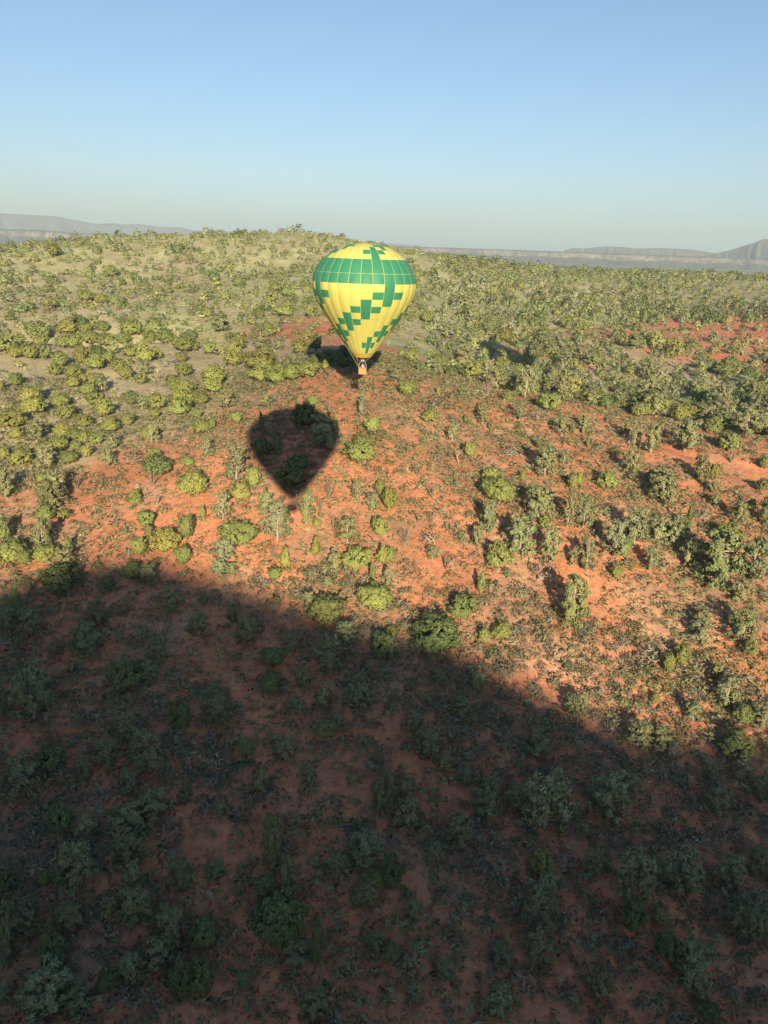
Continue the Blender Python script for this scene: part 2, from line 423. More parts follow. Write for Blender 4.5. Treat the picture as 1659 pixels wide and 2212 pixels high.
SCRUB, BAND, CLIFF, TOPC = (0.15,0.155,0.11), (0.155,0.16,0.14), (0.21,0.19,0.165), (0.11,0.125,0.095)
mesa('mesa', [(-420,488),(-200,491),(0,494.6),(85,496.6),(165,503),(295,508),(350,511),(430,516),(520,521)], 4300, 1.0, [(0.13,0.14,0.10),(0.15,0.15,0.12),(0.20,0.19,0.165),TOPC], seed=101, label='dark flat-topped mesa beyond the hill at left')
mesa('mountain', [(-500,452),(-200,455),(0,460.7),(65,464),(130,468),(150,473),(210,484),(245,482),(260,485),(300,484),(350,490),(390,491),(420,498),(500,500),(600,507),(700,515),(840,526),(950,536)], 8200, 0.8, [(0.20,0.175,0.145)] * 3 + [(0.18,0.165,0.14)], cliff=0, seed=111, label='long pale mountain range on the horizon at left')
mesa('mesa', [(700,522),(829,531),(930,534),(1060,538),(1219,543.5),(1330,548),(1450,552),(1560,556),(1659,559),(1900,566),(2200,574)], 4300, 1.1, [SCRUB, BAND, CLIFF, TOPC], seed=121, label='long low mesa with pale cliff band behind the valley')
mesa('butte', [(1150,562),(1205,548),(1215,544),(1225,538.5),(1240,536),(1261,537),(1309,532),(1345,534),(1381,537),(1429,536),(1489,539),(1520,543),(1544,547),(1600,556),(1700,566)], 6000, 1.0, [SCRUB, (0.19,0.165,0.13), (0.23,0.19,0.15), TOPC], cliff=0, seed=131, label='low rounded butte behind the cliff band')
mesa('butte', [(1480,566),(1520,553),(1549,547),(1575,541),(1597,534),(1620,527),(1635,523),(1642,519),(1647,517),(1659,516),(1720,516),(1760,524),(1850,545),(2000,575)], 5400, 1.0, [SCRUB, (0.18,0.155,0.125), (0.2,0.17,0.14), (0.15,0.145,0.115)], cliff=0, seed=141, label='tall butte rising at the right edge of the horizon')

# ------------------------------------------------------------------ the air between here and the mountains
hz = Shape().box((-14000, -13000, -6), (14000, 14000, 430)).mesh('haze', [])
mt = bpy.data.materials.new('haze'); mt.use_nodes = True; nd = mt.node_tree.nodes; ln = mt.node_tree.links
nd.remove(nd['Principled BSDF'])
pv = nd.new('ShaderNodeVolumePrincipled'); pv.inputs['Color'].default_value = (0.62, 0.84, 1.0, 1); pv.inputs['Density'].default_value = 0.00014
pv.inputs['Anisotropy'].default_value = 0.0
ln.new(pv.outputs[0], nd['Material Output'].inputs['Volume'])
hz.materials.append(mt)
link('haze', hz, kind='stuff', label='thin morning haze over the valley')
# ------------------------------------------------------------------ hot air balloons
def fabric(name, col):
    mt, nd, ln, b = material(name, col, rough=0.55, spec=0.25)
    n = ramp(nd, ln, noise_node(nd, ln, 0.7, 3), [(0.3, tuple(c * 0.93 for c in col)), (0.7, tuple(min(1, c * 1.05) for c in col))])
    ln.new(n, b.inputs['Base Color'])
    tr = nd.new('ShaderNodeBsdfTranslucent'); tr.inputs['Color'].default_value = (*col, 1)
    mx = nd.new('ShaderNodeMixShader'); mx.inputs[0].default_value = 0.10
    ln.new(b.outputs[0], mx.inputs[1]); ln.new(tr.outputs[0], mx.inputs[2]); ln.new(mx.outputs[0], nd['Material Output'].inputs['Surface'])
    return mt
M_YEL = fabric('yellow_nylon', (0.56, 0.585, 0.165)); M_GRN = fabric('green_nylon', (0.04, 0.245, 0.145)); M_ORA = fabric('orange_nomex', (0.56, 0.42, 0.10))
M_TAPE, _, _, _ = material('load_tape', (0.50, 0.55, 0.24), 0.7)
M_STEEL, nd, ln, b = material('steel', (0.42, 0.40, 0.37), 0.4, 0.5); b.inputs['Metallic'].default_value = 0.6
M_PAD, _, _, _ = material('padded_sleeve', (0.27, 0.24, 0.20), 0.8)
M_LEATHER, _, _, _ = material('leather_rim', (0.36, 0.22, 0.10), 0.7)
M_WICKER, nd, ln, b = material('wicker', rough=0.75)
wv = nd.new('ShaderNodeTexWave'); wv.inputs['Scale'].default_value = 9; wv.inputs['Distortion'].default_value = 2.0; wv.bands_direction = 'Z'
tc = nd.new('ShaderNodeTexCoord'); ln.new(tc.outputs['Object'], wv.inputs['Vector'])
ln.new(ramp(nd, ln, wv.outputs['Fac'], [(0.2, (0.30, 0.20, 0.085)), (0.8, (0.46, 0.32, 0.15))]), b.inputs['Base Color'])

NG = 28
PZ = np.array([6.55, 6.5, 6.33, 5.95, 5.4, 4.7, 3.8, 2.8, 1.6, 0.6, 0.0, -0.8, -1.7, -2.9, -4.2, -5.5, -7.1, -8.8, -10.4, -12.0, -13.2, -13.9])
PR = np.array([0.0, 1.2, 2.55, 4.0, 5.2, 6.2, 7.2, 8.0, 8.62, 8.93, 9.0, 8.96, 8.78, 8.38, 7.78, 7.05, 6.05, 4.95, 3.88, 2.80, 1.95, 1.42])
PZ = np.where(PZ < 0, PZ * 0.93, PZ)
ARC = np.r_[0, np.cumsum(np.hypot(np.diff(PZ), np.diff(PR)))]
def prof(s):
    # smooth the polyline a little so that no kinks show
    e = 0.45
    z = sum(np.interp(np.clip(s + k * e, 0, ARC[-1]), ARC, PZ) for k in (-1, -0.5, 0, 0.5, 1)) / 5
    r = sum(np.interp(np.clip(s + k * e, 0, ARC[-1]), ARC, PR) for k in (-1, -0.5, 0, 0.5, 1)) / 5
    return z, r
def arc_at(z): return float(np.interp(-z, -PZ, ARC))
S_BOT = arc_at(0.15)                       # lower edge of the green belt
S_TOP = arc_at(4.0); S_MID = arc_at(1.75)
ROW = 1.17
rows = []                                  # (arc start, arc end, id): T rows above the belt, M the belt, B rows below it
s = S_TOP; k = 1
while s - 1.2 > 2.4 and k <= 7: rows.append((s - 1.2, s, 'T%d' % k)); s -= 1.2; k += 1
S_CROWN = s
rows = rows[::-1] + [(S_TOP, S_MID, 'M1'), (S_MID, S_BOT, 'M2')]
s = S_BOT; S_END = arc_at(-11.85); NB = 11
hb = (S_END - S_BOT) / NB
for k in range(1, NB + 1):
    rows.append((s, s + hb, 'B%d' % k)); s += hb
GREEN = set()
for g in range(NG):
    GREEN.add((g, 'M1')); GREEN.add((g, 'M2'))
for mth in range(4):
    for i in range(5):
        g = 2 + 7 * mth - 2 * i; r_ = 2 + 2 * i
        for dg, dr in ((0, -1), (0, 0), (0, 1), (-1, 0), (1, 0)): GREEN.add(((g + dg) % NG, 'B%d' % (r_ + dr)))
    for i in range(3):
        g = 1 + 7 * mth + 2 * i; r_ = 2 + 2 * i
        for dg, dr in ((0, -1), (0, 0), (0, 1), (-1, 0), (1, 0)): GREEN.add(((g + dg) % NG, 'T%d' % (r_ + dr)))
DA = 2 * math.pi / NG
def gore_strip(a0, s0, s1, lift=0.0, nu=4, nv=3):
    """a patch of one gore between two arc lengths, bulging between its tapes; angle 0 faces -Y"""
    u = np.linspace(0, 1, nu + 1); v = np.linspace(s0, s1, nv + 1)
    z, r = prof(v)
    ang = a0 + u * DA
    bul = 1 + 0.016 * (1 - (2 * u - 1) ** 2)
    rr_ = r[:, None] * bul[None] + lift
    V = np.stack([rr_ * np.sin(ang)[None], -rr_ * np.cos(ang)[None], np.repeat(z[:, None], nu + 1, 1)], -1).reshape(-1, 3)
    id_ = np.arange((nu + 1) * (nv + 1)).reshape(nv + 1, nu + 1)
    return V, np.stack([id_[:-1, :-1], id_[1:, :-1], id_[1:, 1:], id_[:-1, 1:]], -1).reshape(-1, 4)

def weld(me):
    bm = bmesh.new(); bm.from_mesh(me); bmesh.ops.remove_doubles(bm, verts=bm.verts, dist=0.002); bm.to_mesh(me); bm.free(); return me

def make_balloon(label):
    root = link('hot_air_balloon', None, label=label, category='balloon', group='hot air balloons over the slope')
    root.empty_display_size = 1.0
    ZB = 15.85                                                # height of the widest girth above the basket floor
    off = np.array([0, 0, ZB])
    a00 = rad(-4.0)
    for g in range(NG):
        a0 = a00 + g * DA
        runs = []                                             # one panel for each unbroken run of a colour
        for s0, s1, rid in rows:
            V, q = gore_strip(a0, s0, s1); gr = (g, rid) in GREEN
            if runs and runs[-1][1] == gr: runs[-1][0].add(V + off, q)
            else: runs.append((Shape().add(V + off, q), gr))
        for sh, gr in runs:
            me = sh.mesh('panel', [M_GRN if gr else M_YEL], True)
            link('green_panel' if gr else 'yellow_panel', weld(me), root)
        tp = Shape()                                          # the pale load tape sewn on the seam
        vv = np.linspace(1.3, S_END, 60); z, r = prof(vv); w = 0.027 / np.maximum(r, 1.5)
        V = np.concatenate([np.c_[(r + 0.03) * np.sin(a0 + t * w), -(r + 0.03) * np.cos(a0 + t * w), z] for t in (-1, 1)]) + off
        i_ = np.arange(59); tp.add(V, np.stack([i_, i_ + 1, 60 + i_ + 1, 60 + i_], -1))
        link('load_tape', tp.mesh('load_tape', [M_TAPE]), root)
    hoop = Shape()                                            # tape round the middle of the belt
    th = np.linspace(0, 2 * math.pi, 113); z, r = prof(np.array([S_MID])); 
    hoop.tube(np.c_[(r[0] * 1.012) * np.sin(th), -(r[0] * 1.012) * np.cos(th), np.full(113, z[0])] + off, 0.035, 4, cap=False)
    link('girth_tape', hoop.mesh('girth_tape', [M_TAPE]), root)
    cr = Shape()                                              # parachute vent closing the top
    for g in range(NG):
        for s0, s1 in ((0.02, S_CROWN * 0.5), (S_CROWN * 0.5, S_CROWN)):
            V, q = gore_strip(a00 + g * DA, s0, s1, nu=2, nv=2); cr.add(V + off, q)
    link('crown_vent', weld(cr.mesh('crown_vent', [M_YEL], True)), root)
    sk = Shape()                                              # orange flame-proof mouth with a scalloped hem
    n = NG * 6; th = np.arange(n) * 2 * math.pi / n
    V = []
    for k, (ss) in enumerate(np.linspace(S_END, ARC[-1], 5)):
        z, r = prof(np.array([ss])); hem = 0.06 * np.abs(np.sin((th - a00) * NG / 2)) * (k == 4)
        V.append(np.c_[(r[0]) * np.sin(th), -(r[0]) * np.cos(th), np.full(n, z[0]) + hem])
    id_ = np.arange(5 * n).reshape(5, n); nx = np.roll(id_, -1, 1)
    sk.add(np.concatenate(V) + off, np.stack([id_[:-1], id_[1:], nx[1:], nx[:-1]], -1).reshape(-1, 4))
    link('mouth_skirt', sk.mesh('mouth_skirt', [M_ORA], True), root)
    # basket: tapered wicker box, hollow
    W, D, H = 0.70, 0.60, 1.12
    bs = Shape(); t = 0.06
    bs.box((-W, -D, 0), (W, D, 0.08), 0.94)
    for lo, hi in (((-W, -D, 0.08), (W, -D + t, H)), ((-W, D - t, 0.08), (W, D, H)), ((-W, -D + t, 0.08), (-W + t, D - t, H)), ((W - t, -D + t, 0.08), (W, D - t, H))):
        bs.box(lo, hi)
    bk = link('basket', bs.mesh('basket', [M_WICKER]), root)
    rim = Shape(); c = [(-W, -D), (W, -D), (W, D), (-W, D), (-W, -D)]
    for p, q in zip(c[:-1], c[1:]): rim.tube([(p[0], p[1], H + 0.02), (q[0], q[1], H + 0.02)], 0.07, 6)
    link('rim', rim.mesh('rim', [M_LEATHER], True), bk)
    hem = Shape()
    for p, q in zip(c[:-1], c[1:]): hem.tube([(p[0] * 0.97, p[1] * 0.97, 0.05), (q[0] * 0.97, q[1] * 0.97, 0.05)], 0.06, 6)
    link('hide_hem', hem.mesh('hide_hem', [M_LEATHER], True), bk)
    # padded uprights bowing in to the burner frame
    ZF = 2.25
    for x, y in c[:4]:
        u = np.linspace(0, 1, 7)[:, None]
        p = np.array([x * 0.95, y * 0.95, H]) * (1 - u) + np.array([x * 0.52, y * 0.52, ZF]) * u
        p[:, :2] *= 1 + 0.16 * np.sin(u * math.pi)
        link('upright', Shape().tube(p, 0.055, 6).mesh('upright', [M_PAD], True), root)
    bf = Shape()
    for p, q in zip(c[:-1], c[1:]): bf.tube([(p[0] * 0.54, p[1] * 0.54, ZF), (q[0] * 0.54, q[1] * 0.54, ZF)], 0.04, 6)
    bf.tube([(-W * 0.5, 0, ZF), (W * 0.5, 0, ZF)], 0.035, 6)
    fr = link('burner_frame', bf.mesh('burner_frame', [M_STEEL], True), root)
    for x in (-0.17, 0.17):
        link('burner', Shape().tube([(x, 0, ZF - 0.28), (x, 0, ZF - 0.05), (x, 0, ZF + 0.1), (x, 0, ZF + 0.38)], [0.05, 0.07, 0.17, 0.19], 10).mesh('burner', [M_STEEL], True), fr)
    zm, rm = prof(np.array([ARC[-1] - 0.1])); zm = zm[0] + ZB; rm = rm[0]
    for k in range(12):                                       # cables from the frame to the mouth
        a = 2 * math.pi * (k + 0.5) / 12; cx = math.copysign(W * 0.54, math.sin(a)); cy = math.copysign(D * 0.54, -math.cos(a))
        link('cable', Shape().tube([(cx, cy, ZF), (rm * math.sin(a), -rm * math.cos(a), zm)], 0.022, 4).mesh('cable', [M_STEEL]), root)
    # two slack lines that run from the basket side up to the envelope
    for sx, a, ss in ((-1, -0.95, ARC[-1] - 2.9), (-1, -0.55, ARC[-1] - 0.4)):
        z, r = prof(np.array([ss])); u = np.linspace(0, 1, 8)[:, None]
        p = np.array([-W * 0.95, -D * 0.6, H + 0.1]) * (1 - u) + np.array([r[0] * 1.02 * math.sin(a * 1.4), -r[0] * 1.02 * math.cos(a * 1.4), z[0] + ZB]) * u
        p[:, 0] += 0.05 * np.sin(u[:, 0] * math.pi); p[:, 1] -= 0.12 * np.sin(u[:, 0] * math.pi)
        link('control_line', Shape().tube(p, 0.022, 4).mesh('control_line', [M_TAPE]), root)
    return root

def copy_tree(o, parent=None):
    c = o.copy(); COL.objects.link(c)
    if parent is not None: c.parent = parent
    for ch in list(o.children): copy_tree(ch, c)
    return c

balloon = make_balloon('yellow hot air balloon with green stepped crosses hovering over the red knoll')
R_B = 130.0
p0 = CAM + pdir(787.3, 611.0) * R_B * 0.996                 # centre of the widest girth
BS = 0.955
balloon.location = p0 - np.array([0, 0, 15.85 * BS])
az_b = math.atan2(p0[0], p0[1])
balloon.rotation_euler = (0, 0, -az_b)
balloon.scale = (BS,) * 3

own = copy_tree(balloon)
own['label'] = 'overhead hot air balloon whose teardrop shadow falls on the red slope'
own.scale = (0.858,) * 3; own.rotation_euler = (0, 0, rad(30))
own.location = (0.0, -1.15, CAM[2] - 0.3)

third = copy_tree(balloon)
third['label'] = 'hot air balloon outside the right edge whose shadow darkens the valley trees'
g3 = cast(1092, 770)[0]
c3 = g3 - LIGHT * 185.0 + np.array([0, 0, 3.0])
third.scale = (1.1,) * 3; third.rotation_euler = (0, 0, rad(70))
third.location = c3 - np.array([0, 0, 15.85 * 1.1])

# ------------------------------------------------------------------ the person in the basket (one lofted body, arms resting on the rim)
def make_person(loc, rz):
    root = link('person', None, loc=loc, label='person in a pale top and dark trousers standing in the wicker basket', category='person')
    root.rotation_euler = (0, 0, rz)
    skin, nd, ln, b = material('skin', (0.50, 0.30, 0.21), 0.6)
    top, _, _, _ = material('pale_shirt', (0.42, 0.41, 0.40), 0.85)
    trousers, _, _, _ = material('dark_trousers', (0.05, 0.055, 0.07), 0.9)
    hair, _, _, _ = material('brown_hair', (0.07, 0.045, 0.03), 0.7)
    bm = bpy.data.meshes.new('body')
    vs_ = [(0,0,.95),(0,0,1.12),(0,0.01,1.30),(0,0.0,1.43),(0,-0.01,1.52),(0,-0.02,1.60),(0,-0.02,1.70),
           (.09,0,.92),(.10,-.02,.50),(.10,.02,.09),(.11,-.10,.03),(-.09,0,.92),(-.10,-.02,.50),(-.10,.02,.09),(-.11,-.10,.03),
           (.19,0,1.41),(.27,-.03,1.16),(.22,-.26,1.08),(.20,-.36,1.10),(-.19,0,1.41),(-.27,-.03,1.16),(-.22,-.26,1.08),(-.20,-.36,1.10)]
    es = [(0,1),(1,2),(2,3),(3,4),(4,5),(5,6),(0,7),(7,8),(8,9),(9,10),(0,11),(11,12),(12,13),(13,14),(3,15),(15,16),(16,17),(17,18),(3,19),(19,20),(20,21),(21,22)]
    rd = [.14,.135,.15,.13,.058,.085,.085,.095,.065,.045,.04,.095,.065,.045,.04,.065,.05,.038,.035,.065,.05,.038,.035]
    bm.from_pydata(vs_, es, [])
    body = link('body', bm, root)
    md = body.modifiers.new('skin', 'SKIN')
    for i, r_ in enumerate(rd): bm.skin_vertices[0].data[i].radius = (r_, r_ * (0.8 if i < 4 else 1))
    bm.skin_vertices[0].data[0].use_root = True
    body.modifiers.new('sub', 'SUBSURF').render_levels = 2; body.modifiers['sub'].levels = 2
    dg = bpy.context.evaluated_depsgraph_get(); ev = bpy.data.meshes.new_from_object(body.evaluated_get(dg))
    body.modifiers.clear(); body.data = ev
    for m_ in (top, skin, trousers): ev.materials.append(m_)
    for p in ev.polygons:
        c_ = p.center
        p.material_index = 1 if c_[2] > 1.49 or (c_[1] < -0.2 and c_[2] > 0.6) else (2 if c_[2] < 0.98 and abs(c_[0]) < 0.22 else 0); p.use_smooth = True
    hs = Shape(); th = np.linspace(0, 2 * math.pi, 11)[:-1]; rings = []
    for ph in (-0.1, 0.3, 0.7, 1.1, 1.5): rings.append(np.c_[.112 * math.cos(ph) * np.cos(th), .012 + .118 * math.cos(ph) * np.sin(th), np.full(10, 1.70 + .12 * math.sin(ph))])
    id_ = np.arange(50).reshape(5, 10); nx = np.roll(id_, -1, 1)
    hs.add(np.concatenate(rings), np.stack([id_[:-1], nx[:-1], nx[1:], id_[1:]], -1).reshape(-1, 4))
    link('hair', hs.mesh('hair', [hair], True), root)
    return root
bl = np.array(balloon.location)
make_person(bl + np.array([0.05, 0.1, 0.085]), -az_b)
# ------------------------------------------------------------------ plant shapes (each built once per variant at unit width and height, then copied)
def leaf_quads(c, nrm, size, r, aspect=0.62, soft=None):
    n = nrm / (np.linalg.norm(nrm, axis=1, keepdims=True) + 1e-9)
    t = np.cross(n, r.normal(size=n.shape)); t /= np.linalg.norm(t, axis=1, keepdims=True) + 1e-9
    b_ = np.cross(n, t); s_ = size[:, None]
    V = np.stack([c - t * s_, c - b_ * s_ * aspect, c + t * s_, c + b_ * s_ * aspect], 1).reshape(-1, 3)
    Q = np.arange(len(V)).reshape(-1, 4)
    if soft is None: return V, Q
    so = soft / (np.linalg.norm(soft, axis=1, keepdims=True) + 1e-9)
    gn = np.cross(V[1::4] - V[0::4], V[3::4] - V[0::4]); fl = (gn * so).sum(1) < 0
    Q[fl] = Q[fl][:, ::-1]
    gn /= np.linalg.norm(gn, axis=1, keepdims=True) + 1e-9; gn[fl] *= -1
    N = so * 0.72 + gn * 0.28; N /= np.linalg.norm(N, axis=1, keepdims=True)
    return V, Q, np.repeat(N, 4, axis=0)

def cloud(centers, crad, n_per, leaf, r, core, flat=1.0, jitter=0.7):
    k = len(centers); d = r.normal(size=(k, n_per, 3)); d /= np.linalg.norm(d, axis=2, keepdims=True)
    rr_ = crad[:, None, None] * r.uniform(0.45, 1.0, (k, n_per, 1))
    o = d * rr_; o[..., 2] *= flat
    p = (centers[:, None] + o).reshape(-1, 3)
    out = centers - core; out /= np.linalg.norm(out, axis=1, keepdims=True) + 1e-9
    nm = (d * 0.7 + out[:, None] * 0.7).reshape(-1, 3) + r.normal(size=(k * n_per, 3)) * jitter * 0.55
    soft = (d * 0.55 + out[:, None] * 0.8).reshape(-1, 3)
    return leaf_quads(p, nm, leaf * r.uniform(0.6, 1.3, k * n_per), r, soft=soft)

def limb(r, a, b_, n=4, wob=0.05):
    u = np.linspace(0, 1, n)[:, None]; p = a * (1 - u) + b_ * u
    p[1:-1] += r.normal(size=(n - 2, 3)) * wob * np.linalg.norm(b_ - a); return p

def juniper(seed, shape='dome', n_cl=150, n_per=20, leaf=0.040):
    r = np.random.default_rng(seed); C = []
    lob = [(r.uniform(0, 6.28), r.uniform(-0.2, 1.3), r.uniform(0.08, 0.30)) for _ in range(7)]
    while len(C) < n_cl:
        d = r.normal(size=3); d /= np.linalg.norm(d)
        if d[2] < -0.92: continue
        a = math.atan2(d[1], d[0]); el = math.asin(d[2])
        k = 0.68 + sum(w * math.exp(-((math.cos(a - la) - 1) ** 2) * 2 - ((el - le) / 0.5) ** 2) for la, le, w in lob) + r.uniform(-0.15, 0.13)
        p = d * 0.44 * k * (r.uniform(0.55, 1.0) ** 0.5)
        if d[2] < 0.1: p[:2] *= min(1.7, (1 - d[2] ** 2) ** -0.35)
        if shape == 'cone': p[:2] *= np.clip(1.15 - (p[2] + 0.44) * 1.05, 0.12, 1.2)
        if shape == 'tall': p[:2] *= np.clip(1.05 - (p[2]) * 0.7, 0.3, 1.2)
        p[2] = (p[2] + 0.42) / 0.86 * 0.92 + 0.03
        if shape == 'spread': p[2] = p[2] * 0.9 + 0.10 * r.uniform()
        C.append(p)
    base_C = np.array(C)
    for _ in range(16):                                    # sprigs that break the outline
        d = r.normal(size=3); d[2] = abs(d[2]) * 0.8; d /= np.linalg.norm(d); C.append(base_C[int(np.argmax((base_C - np.array([0, 0, 0.35])) @ d))] * r.uniform(1.0, 1.1) + r.normal(size=3) * 0.02)
    top_ = max(c_[2] for c_ in C)
    for _ in range(16 if shape in ('dome', 'spread') else 5):
        a, u = r.uniform(0, 6.28), 0.22 * math.sqrt(r.uniform()) * (1 if shape in ('dome', 'spread') else 0.4)
        C.append(np.array([math.cos(a) * u, math.sin(a) * u, top_ * r.uniform(0.82, 0.98)]))
    C = np.array(C)
    V, q, N = cloud(C, r.uniform(0.06, 0.12, len(C)), n_per, leaf, r, np.array([0, 0, 0.3]))
    V[:, 2] = np.maximum(V[:, 2], 0.0)
    crown = mesh_from('crown', V, q, [M_LEAF], normals=N)
    t = Shape()
    for k in range(r.integers(3, 6)):
        e = C[r.integers(len(C))] * np.array([0.8, 0.8, 0.8])
        t.tube(limb(r, np.array([0, 0, -0.06]) + r.normal(size=3) * 0.02 * np.array([1, 1, 0]), e), [0.045, 0.034, 0.022, 0.008], 5)
    return crown, t.mesh('trunk', [M_BARK], True)

def pinyon(seed, n_br=32, leaf=0.036, airy=1.0):
    r = np.random.default_rng(seed); C = []; Rd = []
    t = Shape(); lean = r.normal(size=2) * 0.05
    top = np.array([lean[0], lean[1], 0.97])
    tr = limb(r, np.array([0, 0, -0.06]), top, 6, 0.018); t.tube(tr, [0.052, 0.045, 0.036, 0.027, 0.017, 0.006], 6)
    a = r.uniform(0, 6.28)
    for k in range(n_br):
        z = 0.07 + 0.87 * (k + r.uniform(0, 0.7)) / n_br; a += 2.4 + r.normal() * 0.5
        L = 0.5 * (0.42 + 0.75 * (1 - z) ** 0.75 * (0.75 + 0.25 * min(1, z / 0.25))) * r.uniform(0.6, 1.12)
        base = np.array([np.interp(z, tr[:, 2], tr[:, 0]), np.interp(z, tr[:, 2], tr[:, 1]), z])
        end = base + np.array([math.cos(a) * L, math.sin(a) * L, L * r.uniform(0.05, 0.42)])
        pts = limb(r, base, end, 4, 0.05); t.tube(pts, [0.017, 0.013, 0.009, 0.004], 4)
        for u in (0.45, 0.72, 1.0):
            c_ = base * (1 - u) + end * u + r.normal(size=3) * 0.035; C.append(c_); Rd.append(r.uniform(0.06, 0.115) * (0.8 + 0.35 * u))
    for k in range(3): C.append(top + r.normal(size=3) * 0.03 - np.array([0, 0, 0.03 * k])); Rd.append(0.06)
    C = np.array(C)
    V, q, N = cloud(C, np.array(Rd), int(32 * airy), leaf, r, np.array([0, 0, 0.35]), flat=0.75)
    return mesh_from('crown', V, q, [M_LEAF], normals=N), t.mesh('trunk', [M_PALE], True)

def scrub(seed, n=150, spiky=0.5, leaf=0.075):
    r = np.random.default_rng(seed)
    a = r.uniform(0, 6.28, n); rad_ = 0.48 * np.sqrt(r.uniform(0, 1, n)); lob = 1 + 0.25 * np.sin(a * 3 + r.uniform(0, 6)) * r.uniform(0.3, 1)
    z = (1 - (rad_ / 0.5) ** 2) ** 0.6 * r.uniform(0.25, 1.0, n)
    p = np.c_[np.cos(a) * rad_ * lob, np.sin(a) * rad_ * lob, z * 0.95]
    nm = np.c_[np.cos(a), np.sin(a), np.full(n, 0.5)] + r.normal(size=(n, 3)) * 0.7
    V, q, N = leaf_quads(p, nm, leaf * r.uniform(0.6, 1.4, n), r, 0.36, soft=np.c_[np.cos(a) * rad_ * 2, np.sin(a) * rad_ * 2, np.full(n, 0.55)])
    V = V.reshape(-1, 4, 3); V[:, 2] += spiky * 0.06 * (p - np.array([0, 0, 0.0])) + np.array([0, 0, spiky * 0.05]); V = V.reshape(-1, 3)
    V[:, 2] = np.maximum(V[:, 2], -0.02)
    return V, q, N

def wand_shrub(seed):
    """many thin upright stems spreading from one crown"""
    r = np.random.default_rng(seed); t = Shape()
    L = []
    for k in range(r.integers(13, 20)):
        a = r.uniform(0, 6.28); sp_ = r.uniform(0.08, 0.5); h = r.uniform(0.6, 1.0)
        e = np.array([math.cos(a) * sp_, math.sin(a) * sp_, h]); p = limb(r, np.array([math.cos(a) * 0.03, math.sin(a) * 0.03, -0.05]), e, 5, 0.02)
        p[:, :2] *= np.linspace(0.6, 1.0, 5)[:, None]
        t.tube(p, [0.024, 0.022, 0.020, 0.016, 0.010], 4); L.append(p[2:])
    p = np.concatenate(L); p = p[r.integers(0, len(p), 60)] + r.normal(size=(60, 3)) * 0.02
    V, q = leaf_quads(p, r.normal(size=(60, 3)), np.full(60, 0.028), r)
    return t.mesh('stems', [M_BARK]), mesh_from('leaves', V, q, [M_LEAF])

def dead_tree(seed):
    r = np.random.default_rng(seed); t = Shape()
    def grow(p, d, L, rad_, lev):
        e = p + d * L; t.tube(limb(r, p, e, 4, 0.08), np.linspace(rad_, rad_ * 0.55, 4), 5)
        if lev == 0: return
        for k in range(3 if lev > 1 else 4):
            n_ = d * 0.7 + r.normal(size=3) * 0.55; n_[2] = abs(n_[2]) * 0.8 + 0.1; n_ /= np.linalg.norm(n_)
            grow(p + d * L * r.uniform(0.45, 1.0), n_, L * r.uniform(0.5, 0.75), rad_ * 0.5, lev - 1)
    grow(np.array([0, 0, -0.05]), np.array([r.normal() * 0.15, r.normal() * 0.15, 0.95]), 0.45, 0.04, 3)
    return t.mesh('branches', [M_PALE], True)

def leafy(nm, vqn): return mesh_from(nm, vqn[0], vqn[1], [M_LEAF], normals=vqn[2])
VAR = {
 'j': [juniper(300 + i, ['dome', 'dome', 'tall', 'spread', 'dome', 'tall', 'dome', 'spread'][i]) for i in range(8)],
 'c': [juniper(340 + i, 'cone', 110) for i in range(4)],
 'p': [pinyon(400 + i, airy=[1, 1.15, 0.8, 1, 0.9, 1.2, 1, 0.75][i]) for i in range(8)],
 's': [leafy('scrub', scrub(500 + i, spiky=0.3 + 0.15 * i)) for i in range(6)],
 'y': [leafy('flowering_clump', scrub(530 + i, n=70, spiky=0.2, leaf=0.10)) for i in range(4)],
 'o': [wand_shrub(560 + i) for i in range(5)],
 'd': [dead_tree(590 + i) for i in range(4)],
}
COLORS = {'j': (0.265, 0.31, 0.115), 'J': (0.29, 0.34, 0.12), 'k': (0.17, 0.23, 0.095), 'c': (0.21, 0.26, 0.11), 'C': (0.30, 0.345, 0.11),
          'p': (0.27, 0.31, 0.165), 'P': (0.255, 0.31, 0.145), 'q': (0.275, 0.30, 0.185), 's': (0.29, 0.305, 0.175), 'S': (0.215, 0.235, 0.085),
          'g': (0.30, 0.305, 0.245), 'y': (0.68, 0.69, 0.38), 'o': (0.24, 0.24, 0.145), 'd': (0.3, 0.28, 0.24)}

